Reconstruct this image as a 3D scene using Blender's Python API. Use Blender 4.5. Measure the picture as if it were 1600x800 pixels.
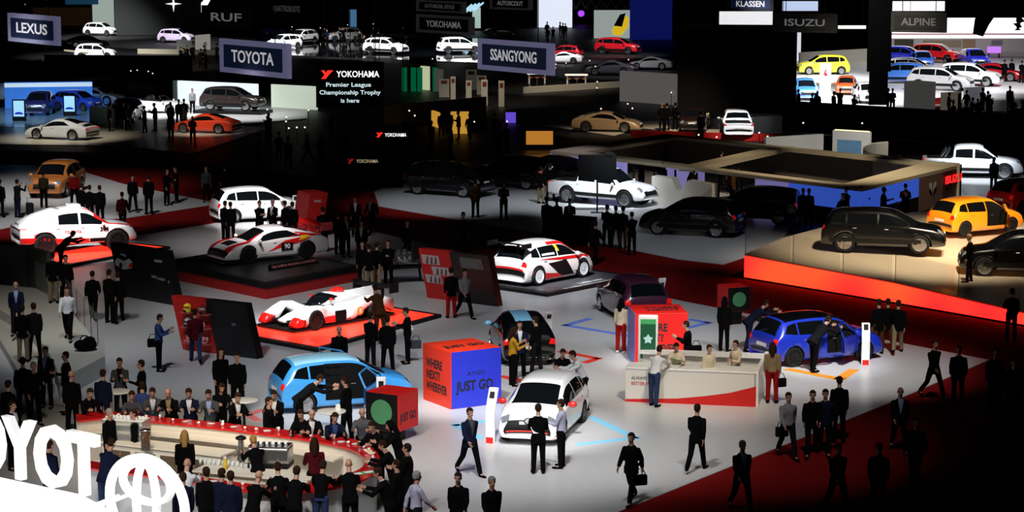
import bpy, bmesh, math, random
from mathutils import Vector, Matrix
random.seed(7)
PI = math.pi
for o in list(bpy.data.objects): bpy.data.objects.remove(o)
sc = bpy.context.scene
C = sc.collection
# ---------------------------------------------------------------- camera
CH, FPX, PITCH = 14.0, 3600.0, math.radians(8.45)
cam = bpy.data.cameras.new('camera'); co = bpy.data.objects.new('camera', cam); C.objects.link(co)
cam.sensor_width = 36; cam.lens = 36*FPX/1600; cam.clip_start = .5; cam.clip_end = 2000
co.location = (0, 0, CH); co.rotation_euler = (PI/2-PITCH, 0, 0); sc.camera = co
vs = sc.view_settings
sc.display_settings.display_device = 'sRGB'
vs.view_transform = 'Standard'; vs.look = 'None'; vs.gamma = 1; vs.exposure = 0; vs.use_curve_mapping = False
w = bpy.data.worlds.new('hall_air'); sc.world = w; w.use_nodes = True
w.node_tree.nodes['Background'].inputs[0].default_value = (.5, .6, 1, 1)
w.node_tree.nodes['Background'].inputs[1].default_value = .0035

def G(px, py, z=0.0):
    """world point at height z seen in the direction (px, py) of the 1600x800 frame"""
    a, b = (px-800)/FPX, (400-py)/FPX
    d = Vector((a, math.cos(PITCH)+b*math.sin(PITCH), -math.sin(PITCH)+b*math.cos(PITCH)))
    t = (z-CH)/d.z
    return Vector((d.x*t, d.y*t, z))
def AT(px, py, Y):
    """world point on the vertical plane y = Y"""
    a, b = (px-800)/FPX, (400-py)/FPX
    d = Vector((a, math.cos(PITCH)+b*math.sin(PITCH), -math.sin(PITCH)+b*math.cos(PITCH)))
    t = Y/d.y
    return Vector((d.x*t, Y, CH+d.z*t))

def spot(px, py, h, watts, deg, blend=.6, col=(1, 1, 1), z=0, off=(0, 0), size=.5):
    """ceiling spot hung h metres up, aimed at the floor point seen at (px, py)"""
    g = G(px, py, z)
    l = bpy.data.lights.new('ceiling_spot', 'SPOT'); l.energy = watts; l.spot_size = math.radians(deg); l.spot_blend = blend
    l.color = col; l.shadow_soft_size = size
    o = bpy.data.objects.new('ceiling_spot', l); C.objects.link(o)
    o.location = (g.x+off[0], g.y+off[1], h)
    o.rotation_euler = (g-Vector(o.location)).to_track_quat('-Z', 'Y').to_euler()
    return o
# the lighting rigs of the stands (unseen spots, set camera-side as added frontal fill)
WARM, COOL = (1, .86, .66), (.86, .92, 1)
SPOTS = [
 # px, py, height, watts, cone, blend, colour
 (870, 700, 16, 11000, 36, 1, (1, 1, 1)),      # pools of light on the white floor
 (860, 560, 16, 9000, 40, 1, (1, 1, 1)),
 (640, 600, 16, 7000, 40, 1, COOL),
 (500, 480, 16, 8000, 40, 1, (1, 1, 1)),
 (300, 560, 16, 5500, 44, 1, COOL),
 (120, 520, 16, 5000, 40, 1, (1, .98, .93)),
 (860, 440, 16, 8000, 34, 1, COOL),
 (1080, 600, 16, 9000, 34, 1, WARM),
 (1290, 570, 16, 13000, 32, 1, (1, .98, .95)),
 (1000, 500, 16, 8000, 34, 1, COOL),
 (400, 380, 16, 7000, 30, 1, (1, .9, .9)),
 (80, 350, 16, 12000, 30, 1, (1, 1, 1)),
 (90, 300, 17, 14000, 38, 1, (1, .98, .95)),
 (240, 330, 17, 6000, 30, 1, (1, 1, 1)),
 (300, 690, 15, 8000, 34, 1, WARM),
 (500, 710, 15, 6000, 30, 1, WARM),
 (690, 320, 17, 8000, 30, 1, COOL),
 (930, 320, 17, 13000, 30, 1, COOL),
 (1100, 390, 17, 4000, 30, 1, COOL),
 (1420, 425, 17, 36000, 38, 1, (1, .84, .62)),
 (1540, 410, 17, 32000, 34, 1, (1, .84, .62)),
 (1510, 275, 17, 14000, 18, 1, COOL),
 (1100, 690, 16, 4500, 38, 1, (1, .95, .88)),
 (470, 800, 14, 5500, 50, 1, (1, .97, .93)), (280, 800, 14, 4500, 46, 1, (1, .97, .93)), (680, 770, 15, 4000, 46, 1, (1, 1, 1)), (1292, 122, 17, 60000, 40, 1, (1, 1, 1)),
 (1290, 266, 17, 13000, 34, 1, (1, .96, .88)), (1420, 262, 17, 13000, 30, 1, (1, .93, .82)),
 # accent spots on the show cars
 (850, 676, 16, 15000, 15, .7, (1, 1, 1)), (528, 640, 16, 13000, 15, .7, (.9, .95, 1)), (510, 506, 16, 30000, 17, .7, (1, 1, 1)),
 (418, 416, 16, 24000, 14, .7, (1, .9, .9)), (850, 440, 16, 32000, 14, .7, (1, 1, 1)), (118, 396, 16, 40000, 16, .7, (1, 1, 1)),
 (402, 348, 16, 38000, 13, .7, (1, 1, 1)), (948, 318, 17, 38000, 15, .7, COOL), (1275, 566, 16, 13000, 15, .7, (1, 1, 1)),
 (1524, 378, 17, 30000, 13, .7, (1, .9, .8)), (1520, 280, 17, 34000, 14, .7, COOL), (726, 632, 16, 18000, 12, .8, (1, 1, 1)), (1030, 566, 16, 16000, 12, .8, (1, 1, 1)),
 (1300, 315, 17, 20000, 44, 1, WARM), (1080, 285, 17, 6000, 24, 1, WARM), (900, 285, 17, 7000, 14, 1, (.85, .8, 1)),
 # distant stands
 (97, 216, 17, 16000, 26, 1, (1, .97, .85)), (60, 182, 17, 22000, 40, 1, (.6, .8, 1)), (250, 178, 17, 42000, 26, 1, (1, 1, 1)), (370, 182, 17, 34000, 28, 1, (1, 1, 1)), (316, 208, 17, 16000, 14, 1, (1, .9, .8)),
 (1265, 155, 17, 50000, 46, 1, (1, 1, 1)), (1345, 155, 17, 50000, 46, 1, (1, 1, 1)), (1450, 145, 17, 32000, 50, 1, (1, .98, 1)), (1550, 135, 17, 30000, 50, 1, (1, .98, 1)), (1420, 105, 17, 14000, 60, 1, (1, 1, 1)), (1540, 105, 17, 14000, 60, 1, (1, 1, 1)),
 (1060, 207, 17, 24000, 24, 1, WARM), (1150, 216, 17, 30000, 14, .8, (1, 1, 1)), (940, 208, 17, 12000, 20, 1, WARM), (760, 160, 17, 12000, 36, 1, (1, .9, .75)), (870, 140, 17, 16000, 36, 1, WARM),
 (590, 84, 17, 60000, 56, 1, (1, 1, 1)), (455, 75, 17, 60000, 50, 1, (1, 1, 1)), (718, 84, 17, 70000, 34, 1, (1, 1, 1)), (965, 86, 17, 30000, 30, 1, (1, 1, 1)), (880, 96, 17, 40000, 30, 1, (1, 1, 1)),
 (150, 88, 17, 50000, 46, 1, (1, 1, 1)), (280, 70, 17, 50000, 50, 1, (1, 1, 1)), (240, 104, 17, 16000, 50, 1, WARM), (157, 58, 17, 60000, 40, 1, (1, 1, 1)), (960, 116, 17, 14000, 40, 1, (1, 1, 1)),
]
for s in SPOTS: spot(*s, off=(1.5 if s[0] > 900 else -1.5, -13))
# ---------------------------------------------------------------- materials
MC = {}
def M(name, col=(.5, .5, .5), rough=.6, metal=0, emit=0, coat=0, noise=0, scale=20, spec=None, trans=0, ecol=None):
    if name in MC: return MC[name]
    m = bpy.data.materials.new(name); m.use_nodes = True; nt = m.node_tree
    p = nt.nodes['Principled BSDF']
    c4 = (*col, 1)
    p.inputs['Base Color'].default_value = c4
    p.inputs['Roughness'].default_value = rough; p.inputs['Metallic'].default_value = metal
    p.inputs['Coat Weight'].default_value = coat; p.inputs['Coat Roughness'].default_value = .05
    if spec is not None: p.inputs['Specular IOR Level'].default_value = spec
    if trans: p.inputs['Transmission Weight'].default_value = trans
    if emit:
        p.inputs['Emission Color'].default_value = (*(ecol or col), 1); p.inputs['Emission Strength'].default_value = emit
    if noise:
        tc = nt.nodes.new('ShaderNodeTexCoord'); n = nt.nodes.new('ShaderNodeTexNoise'); n.inputs['Scale'].default_value = scale
        n.inputs['Detail'].default_value = 5
        r = nt.nodes.new('ShaderNodeMix'); r.data_type = 'RGBA'; r.blend_type = 'MULTIPLY'
        r.inputs['Factor'].default_value = noise; r.inputs['A'].default_value = c4
        nt.links.new(tc.outputs['Object'], n.inputs['Vector']); nt.links.new(n.outputs['Fac'], r.inputs['B'])
        nt.links.new(r.outputs['Result'], p.inputs['Base Color'])
    MC[name] = m; return m
def cloth(col): return M('cloth_%.3f_%.3f_%.3f' % col, col, .95, noise=.5, scale=6, spec=.06)
def paint(col, metal=0): return M('paint_%.3f_%.3f_%.3f' % col, col, .28, metal, coat=1)
def glow(col, e): return M('glow_%.2f_%.2f_%.2f_%.2f' % (*col, e), col, .5, emit=e, spec=0)
BLACK = M('black_plastic', (.004, .004, .0045), .5, spec=.25); MATT = M('matt_black', (.004, .004, .004), .9, spec=.1)
GLASS = M('tinted_glass', (.003, .004, .005), .04, spec=.6)
RUBBER = M('rubber', (.008, .008, .008), .8, spec=.2); CHROME = M('bright_metal', (.6, .6, .62), .25, 1)
STEEL = M('brushed_steel', (.45, .45, .46), .35, 1); WHITE = M('white_lacquer', (.8, .8, .8), .35); DARKRIM = M('dark_rim', (.03, .03, .03), .35, .7)
REDP = M('red_lacquer', (.62, .008, .008), .4); REDG = M('red_glow', (1, .06, .03), .4, emit=.9)
SKIN = M('skin', (.42, .22, .15), .6); SKIN2 = M('skin_dark', (.2, .1, .06), .6); LIP = M('lips', (.25, .07, .06), .6)
EYE = M('eyes', (.02, .015, .01), .3)
# ---------------------------------------------------------------- mesh helpers
class MB:
    def __init__(s): s.v = []; s.f = []; s.mi = []
    def add(s, vs, fs, mi=0):
        n = len(s.v); s.v += [tuple(v) for v in vs]; s.f += [tuple(n+i for i in f) for f in fs]; s.mi += [mi]*len(fs); return s
    def box(s, a, b, mi=0, mat=None):
        x0, y0, z0 = a; x1, y1, z1 = b
        vs = [(x0,y0,z0),(x1,y0,z0),(x1,y1,z0),(x0,y1,z0),(x0,y0,z1),(x1,y0,z1),(x1,y1,z1),(x0,y1,z1)]
        if mat: vs = [mat @ Vector(v) for v in vs]
        return s.add(vs, [(0,3,2,1),(4,5,6,7),(0,1,5,4),(1,2,6,5),(2,3,7,6),(3,0,4,7)], mi)
    def prism(s, poly, z0, z1, mi=0):
        """poly: list of (x,y); z0/z1 numbers or lists"""
        n = len(poly); Z0 = z0 if isinstance(z0, (list, tuple)) else [z0]*n; Z1 = z1 if isinstance(z1, (list, tuple)) else [z1]*n
        area = sum(poly[i][0]*poly[(i+1) % n][1]-poly[(i+1) % n][0]*poly[i][1] for i in range(n))
        idx = list(range(n)) if area > 0 else list(range(n))[::-1]
        vs = [(poly[i][0], poly[i][1], Z0[i]) for i in idx]+[(poly[i][0], poly[i][1], Z1[i]) for i in idx]
        return s.add(vs, [tuple(range(n))[::-1], tuple(range(n, 2*n))]+[(i, (i+1) % n, n+(i+1) % n, n+i) for i in range(n)], mi)
    def ring(s, rings, mi=0, caps=True):
        n = len(rings[0]); vs = [p for r in rings for p in r]; fs = []
        for k in range(len(rings)-1):
            for i in range(n):
                j = (i+1) % n; fs.append((k*n+i, k*n+j, (k+1)*n+j, (k+1)*n+i))
        if caps: fs += [tuple(range(n))[::-1], tuple(range((len(rings)-1)*n, len(rings)*n))]
        return s.add(vs, fs, mi)
    def tube(s, pts, r, seg=10, mi=0, ry=None):
        pts = [Vector(p) for p in pts]; R = r if isinstance(r, (list, tuple)) else [r]*len(pts); rings = []
        for i, p in enumerate(pts):
            d = (pts[min(i+1, len(pts)-1)]-pts[max(i-1, 0)]).normalized()
            q = d.to_track_quat('Z', 'Y'); rings.append([p+q @ Vector((R[i]*math.cos(2*PI*k/seg), R[i]*math.sin(2*PI*k/seg), 0)) for k in range(seg)])
        return s.ring(rings, mi)
    def ball(s, c, r, mi=0, nu=10, nv=7, rot=None):
        rx, ry, rz = r if isinstance(r, (list, tuple)) else (r, r, r); c = Vector(c); rings = []
        for j in range(nv+1):
            t = PI*(.02+.96*j/nv)-PI/2; rr = []
            for i in range(nu):
                p = Vector((rx*math.cos(t)*math.cos(2*PI*i/nu), ry*math.cos(t)*math.sin(2*PI*i/nu), rz*math.sin(t)))
                if rot: p = rot @ p
                rr.append(c+p)
            rings.append(rr)
        return s.ring(rings, mi)
    def lathe(s, prof, c=(0, 0, 0), seg=20, mi=0, axis='Z'):
        rings = []
        for r, z in prof:
            rr = []
            for k in range(seg):
                a = 2*PI*k/seg; x, y = r*math.cos(a), r*math.sin(a)
                rr.append((c[0]+x, c[1]+y, c[2]+z) if axis == 'Z' else (c[0]+x, c[1]-z, c[2]+y))
            rings.append(rr)
        return s.ring(rings, mi)
    def mesh(s, name, mats):
        m = bpy.data.meshes.new(name); m.from_pydata(s.v, [], s.f)
        for x in (mats if isinstance(mats, (list, tuple)) else [mats]): m.materials.append(x)
        m.polygons.foreach_set('material_index', s.mi); m.update(); return m
    def build(s, name, mats, parent=None, smooth=False, bevel=0):
        me = s.mesh(name, mats); o = bpy.data.objects.new(name, me); C.objects.link(o)
        if smooth: me.polygons.foreach_set('use_smooth', [True]*len(me.polygons))
        if parent: o.parent = parent
        if bevel:
            b = o.modifiers.new('b', 'BEVEL'); b.width = bevel; b.segments = 2; b.limit_method = 'ANGLE'
        return o
def tag(o, label=None, cat=None, group=None, kind=None):
    for k, v in (('label', label), ('category', cat), ('group', group), ('kind', kind)):
        if v: o[k] = v
    return o
def thing(name, loc, rz=0, label=None, cat=None, group=None, kind=None):
    o = bpy.data.objects.new(name, None); C.objects.link(o); o.location = loc; o.rotation_euler = (0, 0, rz); o.empty_display_size = .1
    return tag(o, label, cat, group, kind)
def copy_tree(o, parent=None):
    c = o.copy(); C.objects.link(c)
    if parent: c.parent = parent
    for ch in KIDS.get(o.name, []):
        d = copy_tree(ch, c)
    return c
KIDS = {}
def register(root):
    """remember the children of a finished thing, so that copies are cheap"""
    def rec(o):
        KIDS[o.name] = list(o.children)
        for c in o.children: rec(c)
    rec(root); return root
def baked(o, mods):
    """apply modifiers to o's mesh"""
    for typ, kw in mods:
        m = o.modifiers.new(typ, typ)
        for k, v in kw.items(): setattr(m, k, v)
    dg = bpy.context.evaluated_depsgraph_get(); dg.update()
    me = bpy.data.meshes.new_from_object(o.evaluated_get(dg)); old = o.data; o.modifiers.clear(); o.data = me; bpy.data.meshes.remove(old)
    return o
def text(name, s, size, mat, parent=None, loc=(0, 0, 0), rot=(PI/2, 0, 0), ext=.005, sx=1, align='CENTER', bold=0, shear=0, spacing=1):
    cu = bpy.data.curves.new(name, 'FONT'); cu.body = s; cu.size = size; cu.extrude = ext; cu.align_x = align; cu.align_y = 'CENTER'
    cu.offset = bold*size; cu.shear = shear; cu.space_character = spacing; cu.resolution_u = 3
    t = bpy.data.objects.new(name, cu); C.objects.link(t)
    dg = bpy.context.evaluated_depsgraph_get(); dg.update()
    me = bpy.data.meshes.new_from_object(t.evaluated_get(dg)); bpy.data.objects.remove(t)
    me.materials.clear(); me.materials.append(mat)
    o = bpy.data.objects.new(name, me); C.objects.link(o); o.location = loc; o.rotation_euler = rot; o.scale = (sx, 1, 1)
    if parent: o.parent = parent
    return o
def floor_poly(name, pts, mat, z=0, h=.02, zpx=None):
    P = [G(x, y, z) for x, y in pts]
    o = MB().prism([(p.x, p.y) for p in P], z-h, z).build(name, mat); o['kind'] = 'structure'; return o
# ---------------------------------------------------------------- cars
def cr(p0, p1, p2, p3, t):
    return .5*((2*p1)+(-p0+p2)*t+(2*p0-5*p1+4*p2-p3)*t*t+(-p0+3*p1-3*p2+p3)*t**3)
class Surf:
    """body surface: u runs along the stations from rear to front, s from -7 (left underside) over 0 (top centre) to 7"""
    def __init__(s, st): s.st = st; s.n = len(st)
    def P(s, u, q):
        u = min(max(u, 0), s.n-1.0001); i = int(u); t = u-i
        g = [s.st[min(max(i+k, 0), s.n-1)] for k in (-1, 0, 1, 2)]
        x, zb, zs, zt, wl, ws, wt = [cr(g[0][k], g[1][k], g[2][k], g[3][k], t) for k in range(7)]
        sg = -1 if q > 0 else 1; v = 7-abs(q)
        e = min(.07, .35*max(zt-zs, 0))
        m = max(wl, ws)
        pts = [(0, zb), (wl*.85, zb), (wl, zb+.25*(zs-zb)), (m+.012, zb+.62*(zs-zb)), (ws, zs), (wt, zt-e), (wt*.74, zt-e*.15), (0, zt+.014)]
        j = min(int(v), 6); f = v-j
        if j == 4: y = pts[4][0]+(pts[5][0]-pts[4][0])*f+.03*math.sin(PI*f)*min(1, (zt-zs)*3); z = pts[4][1]+(pts[5][1]-pts[4][1])*f
        else:
            a = pts[j-1] if j > 0 else (-pts[1][0], pts[1][1]); b = pts[j]; c = pts[j+1]; d = pts[j+2] if j < 6 else (-pts[6][0], pts[6][1])
            if j == 3: d = (c[0]*2-b[0], c[1]*2-b[1])
            if j == 5: a = (b[0]+.02, b[1]-.08*min(1, (zt-zs)*2))
            y = cr(a[0], b[0], c[0], d[0], f); z = cr(a[1], b[1], c[1], d[1], f)
        return Vector((x, y*sg, z))
    def N(s, u, q):
        h = .06
        a = s.P(min(u+h, s.n-1.001), q)-s.P(max(u-h, 0), q); b = s.P(u, min(q+h, 7))-s.P(u, max(q-h, -7))
        n = a.cross(b)
        if n.length < 1e-9: return Vector((0, 0, 1))
        n.normalize(); p = s.P(u, q); c = Vector((p.x, 0, .5))
        if n.dot(p-Vector((p.x*.8, 0, .5))) < 0: n = -n
        return n
    def body(s, nu=4, nv=3):
        rings = []; qs = [-7+k/nv for k in range(14*nv)]
        for k in range((s.n-1)*nu+1): rings.append([s.P(k/nu, q) for q in qs])
        return MB().ring(rings)
    def patch(s, c, off=.008, nu=8, nv=5, th=.006, mb=None):
        """thin shell over the quad c = [(u,s) x4] (u0s0, u1s0, u1s1, u0s1)"""
        mb = mb or MB(); g = []; nu = max(nu, int(abs(c[1][0]-c[0][0])*3)); nv = max(nv, int(abs(c[2][1]-c[1][1])*2.5))
        for i in range(nu+1):
            for j in range(nv+1):
                a, b = i/nu, j/nv
                u = (1-b)*((1-a)*c[0][0]+a*c[1][0])+b*((1-a)*c[3][0]+a*c[2][0])
                q = (1-b)*((1-a)*c[0][1]+a*c[1][1])+b*((1-a)*c[3][1]+a*c[2][1])
                g.append(s.P(u, q)+s.N(u, q)*off)
        mb.add(g, [(i*(nv+1)+j, (i+1)*(nv+1)+j, (i+1)*(nv+1)+j+1, i*(nv+1)+j+1) for i in range(nu) for j in range(nv)])
        return mb
def both(c): return [(u, -q) for u, q in c]

HATCH = [(-1.88,.30,.36,.40,.60,.62,.56),(-1.95,.25,.50,.58,.74,.78,.66),(-1.94,.23,.66,.78,.80,.81,.68),(-1.88,.21,.84,.97,.83,.83,.68),(-1.72,.20,.93,1.24,.84,.84,.62),
 (-1.50,.18,.95,1.43,.845,.845,.585),(-.9,.18,.95,1.50,.85,.85,.59),(-.2,.18,.93,1.51,.85,.85,.6),(.32,.18,.92,1.45,.85,.85,.59),(.82,.18,.91,1.18,.85,.85,.62),
 (1.18,.18,.89,.99,.85,.84,.67),(1.55,.18,.82,.92,.84,.80,.6),(1.82,.20,.70,.80,.80,.74,.54),(1.93,.22,.56,.62,.74,.68,.5),(1.97,.24,.42,.46,.68,.64,.5),(1.93,.28,.34,.37,.6,.58,.46)]
SUVST = [(-2.12,.36,.44,.48,.66,.7,.62),(-2.2,.3,.6,.68,.8,.84,.74),(-2.18,.28,.8,.92,.86,.88,.74),(-2.1,.27,.98,1.1,.9,.9,.74),(-1.95,.26,1.06,1.36,.91,.91,.68),
 (-1.75,.25,1.08,1.56,.92,.92,.64),(-1.0,.24,1.06,1.64,.92,.92,.65),(-.2,.24,1.04,1.65,.92,.92,.66),(.35,.24,1.03,1.58,.92,.92,.65),(.92,.24,1.01,1.28,.92,.92,.68),
 (1.25,.24,.99,1.09,.92,.91,.74),(1.7,.25,.93,1.03,.91,.88,.68),(2.05,.27,.82,.92,.87,.82,.62),(2.18,.29,.66,.74,.82,.78,.6),(2.24,.31,.5,.56,.76,.74,.58),(2.2,.34,.42,.45,.68,.66,.54)]
COUPE = [(-2.15,.3,.38,.42,.66,.68,.6),(-2.23,.25,.52,.58,.8,.84,.72),(-2.22,.22,.66,.72,.86,.88,.74),(-2.12,.2,.78,.84,.89,.9,.72),(-1.75,.18,.86,.98,.91,.91,.66),
 (-1.2,.17,.88,1.14,.92,.92,.58),(-.65,.16,.86,1.27,.92,.92,.54),(-.1,.16,.84,1.31,.91,.91,.55),(.32,.16,.82,1.24,.91,.91,.54),(.85,.16,.8,.99,.91,.9,.58),
 (1.2,.16,.79,.84,.91,.89,.64),(1.65,.16,.74,.76,.9,.85,.6),(2.02,.17,.6,.64,.85,.78,.54),(2.18,.18,.46,.5,.8,.72,.52),(2.24,.2,.36,.39,.72,.66,.5),(2.2,.23,.29,.31,.62,.58,.46)]
PICK = [(-2.62,.5,.56,.6,.7,.74,.66),(-2.68,.45,.7,.76,.86,.88,.76),(-2.66,.42,.9,.98,.9,.9,.8),(-2.6,.4,1.04,1.08,.92,.92,.84),(-1.6,.36,1.06,1.09,.93,.93,.85),
 (-1.12,.34,1.07,1.14,.93,.93,.84),(-.98,.33,1.08,1.68,.93,.93,.68),(-.3,.32,1.07,1.79,.93,.93,.68),(.4,.32,1.06,1.74,.93,.93,.67),(1.02,.32,1.05,1.34,.93,.93,.71),
 (1.32,.32,1.03,1.15,.93,.92,.76),(1.9,.33,.98,1.09,.93,.9,.7),(2.36,.35,.88,.98,.89,.84,.64),(2.52,.38,.7,.78,.84,.8,.62),(2.6,.4,.56,.62,.78,.76,.6),(2.56,.44,.48,.5,.7,.68,.56)]
ROAD = [(x, zb, zs, min(zt, zs+.05) if 3 < i < 10 else zt, wl, ws, wt if not 3 < i < 10 else .7) for i, (x, zb, zs, zt, wl, ws, wt) in enumerate(COUPE)]
KART = {
 'hatch': dict(st=HATCH, ax=(-1.28, 1.22), r=.315, tw=.2, tr=.76, name='hatchback'),
 'suv': dict(st=SUVST, ax=(-1.35, 1.33), r=.37, tw=.23, tr=.82, name='crossover', clad=1),
 'coupe': dict(st=COUPE, ax=(-1.28, 1.28), r=.34, tw=.26, tr=.8, name='coupe'),
 'pickup': dict(st=PICK, ax=(-1.6, 1.62), r=.42, tw=.27, tr=.82, name='pickup_truck', clad=1),
 'road': dict(st=ROAD, ax=(-1.28, 1.28), r=.34, tw=.26, tr=.8, name='roadster'),
 'wrc': dict(st=[(x, zb-.06, zs, zt, wl+.05, ws+.02, wt) for x, zb, zs, zt, wl, ws, wt in HATCH], ax=(-1.28, 1.24), r=.34, tw=.26, tr=.82, name='rally_car'),
 'dakar': dict(st=[(x*.92, zb+.1, zs+.1, zt+.08 if i != 4 and i != 5 else zt+.25, wl, ws, wt) for i, (x, zb, zs, zt, wl, ws, wt) in enumerate(PICK)], ax=(-1.45, 1.55), r=.46, tw=.3, tr=.84, name='rally_truck'),
}
def make_wheel(parent, x, y, r, w, rimm, spokes=5):
    sg = 1 if y > 0 else -1
    t = MB(); t.lathe([(r*.64, -w*.12), (r*.66, -w/2), (r*.93, -w/2), (r, -w*.36), (r, w*.36), (r*.93, w/2), (r*.66, w/2), (r*.64, w*.12)], (0, 0, 0), 24, axis='Y')
    o = t.build('wheel', RUBBER, parent, True); o.location = (x, y, r)
    m = MB(); q = -sg  # lathe axis: z -> -y
    m.lathe([(r*.7, q*w*.3), (r*.7, q*w*.5), (r*.64, q*w*.52), (r*.62, q*w*.34)], (0, 0, 0), 24, axis='Y')
    m.lathe([(r*.14, q*w*.3), (r*.14, q*w*.48), (r*.03, q*w*.5)], (0, 0, 0), 10, axis='Y')
    for k in range(spokes):
        a = 2*PI*k/spokes+.3; M4 = Matrix.Rotation(a, 4, 'Y')
        for d in (-.06, .06):
            m.box((-.022+d*r, sg*w*.36-.01, r*.08), (.022+d*r, sg*w*.46, r*.68), 0, M4)
    rr = m.build('rim', rimm, o); rr.location = (0, 0, 0)
    return o
def make_car(kind, pm, roofm=None, rimm=CHROME, spokes=5, plate=True, extra=None, loc=(0, 0, 50)):
    K = KART[kind]; S = Surf(K['st']); root = thing(K['name'], loc)
    bm_ = S.body(); o = bm_.build('body', [pm, MATT], root, True)
    cut = MB(); r = K['r']*1.13
    for ax in K['ax']:
        for sg in (-1, 1):
            cut.lathe([(r, -.24), (r, .24)], (ax, sg*.86, K['r']), 28, 1, axis='Y')
    co_ = cut.build('cutter', [pm, MATT]); 
    o.parent = None
    baked(o, [('BOOLEAN', dict(operation='DIFFERENCE', solver='EXACT', object=co_, material_mode='INDEX'))])
    bpy.data.objects.remove(co_); o.parent = root
    o.data.polygons.foreach_set('use_smooth', [True]*len(o.data.polygons))
    def pt(name, m, cs, off=.008, two=True, lab=None):
        out = []
        for c in ([cs, both(cs)] if two else [cs]):
            x = S.patch(c, off).build(name, m, root, True); out.append(x)
            if lab: x['label'] = lab
        return out
    for ax in K['ax']:
        for sg in (-1, 1): make_wheel(root, ax, sg*K['tr'], K['r'], K['tw'], rimm, spokes)
    if kind != 'road':
        pt('windscreen', GLASS, [(8.15, -1.62), (9.85, -1.7), (9.85, 1.7), (8.15, 1.62)], two=False)
        if kind in ('pickup', 'dakar'):
            pt('rear_window', GLASS, [(5.35, -1.5), (5.9, -1.5), (5.9, 1.5), (5.35, 1.5)], two=False)
            pt('side_window', GLASS, [(6.05, 2.86), (7.35, 2.9), (7.35, 2.2), (6.1, 2.2)])
            pt('side_window', GLASS, [(7.5, 2.9), (9.4, 2.9), (8.9, 2.25), (7.5, 2.2)])
        elif kind == 'coupe':
            pt('rear_window', GLASS, [(4.5, -1.55), (6.3, -1.5), (6.3, 1.5), (4.5, 1.55)], two=False)
            pt('side_window', GLASS, [(5.2, 2.8), (9.2, 2.9), (8.4, 2.25), (6.2, 2.2)])
        else:
            pt('rear_window', GLASS, [(3.15, -1.6), (4.75, -1.6), (4.75, 1.6), (3.15, 1.6)], two=False)
            pt('side_window', GLASS, [(4.7, 2.7), (5.6, 2.88), (5.6, 2.15), (5.1, 2.25)])
            pt('side_window', GLASS, [(5.68, 2.88), (7.0, 2.9), (7.0, 2.15), (5.68, 2.15)])
            pt('side_window', GLASS, [(7.1, 2.9), (9.4, 2.9), (8.7, 2.2), (7.1, 2.15)])
        if roofm: pt('roof', roofm, [(5.0 if kind != 'coupe' else 6.3, -1.95), (8.15, -1.95), (8.15, 1.95), (5.0 if kind != 'coupe' else 6.3, 1.95)], two=False)
    else:
        pt('cockpit', MATT, [(5.0, -1.7), (8.6, -1.7), (8.6, 1.7), (5.0, 1.7)], two=False)
        m = MB()
        for y in (-.36, .36): m.box((-.62, y-.24, .82), (-.42, y+.24, 1.14)); m.box((-.6, y-.1, 1.14), (-.46, y+.1, 1.24))
        m.build('seat_back', BLACK, root)
        m = MB(); m.tube([(.75, -.68, .86), (.35, -.58, 1.2), (.35, .58, 1.2), (.75, .68, .86)], .025); m.build('windscreen_frame', BLACK, root)
    low = kind in ('coupe', 'road')
    # lamps, grille, bumper intake, plates, mirrors, handles
    pt('headlight', M('headlamp', (.16, .18, .2), .1, coat=1), [(11.6, 1.6), (12.6, 1.9), (12.75, 3.0), (11.75, 3.0)])
    pt('taillight', M('tail_lamp', (.7, .01, .01), .2, coat=1, emit=.25), [(1.9, 1.5), (2.9, 1.85), (3.3, 3.1), (2.4, 3.2)] if not low else [(2.0, .9), (2.5, .9), (2.6, 3.0), (2.1, 3.0)])
    pt('grille', BLACK, [(12.95, -1.5), (14.4, -1.8), (14.4, 1.8), (12.95, 1.5)], two=False)
    pt('rear_bumper', BLACK, [(.1, -2.6), (.8, -2.9), (.8, 2.9), (.1, 2.6)], two=False)
    if plate:
        for u0, u1 in ((12.75, 13.15), (1.05, 1.6)):
            pt('number_plate', M('plate', (.75, .75, .72), .5), [(u0, -.55), (u1, -.55), (u1, .55), (u0, .55)], .016, False)
    if K.get('clad'):
        pt('sill_cladding', BLACK, [(4.3, 4.6), (10.3, 4.6), (10.3, 5.3), (4.3, 5.3)], .012)
    pt('door', pm, [(5.75, 3.12), (7.02, 3.12), (7.02, 4.9), (6.05, 4.9)] if kind not in ('coupe', 'road') else [(6.2, 3.1), (9.3, 3.1), (9.3, 4.9), (6.2, 4.9)], .004)
    if kind not in ('coupe', 'road'): pt('door', pm, [(7.1, 3.12), (9.35, 3.12), (9.35, 4.9), (7.1, 4.9)], .004)
    for sg in (-1, 1):
        p = S.P(9.0, 3.0*sg); m = MB(); m.ball((p.x, p.y-sg*.12, p.z+.06), (.06, .12, .08)); m.tube([(p.x, p.y+sg*.02, p.z-.01), (p.x, p.y-sg*.1, p.z+.04)], .02, 6)
        m.build('mirror', pm, root, True)
        for u in ((7.6,) if low else (6.0, 7.6)):
            p = S.P(u, 3.35*sg); m = MB(); m.tube([(p.x-.07, p.y-sg*.012, p.z), (p.x+.07, p.y-sg*.012, p.z)], .012, 6); m.build('door_handle', CHROME, root)
    root['S'] = 0
    if extra: extra(root, S, pt)
    del root['S']
    return root
CARS = {}
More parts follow.
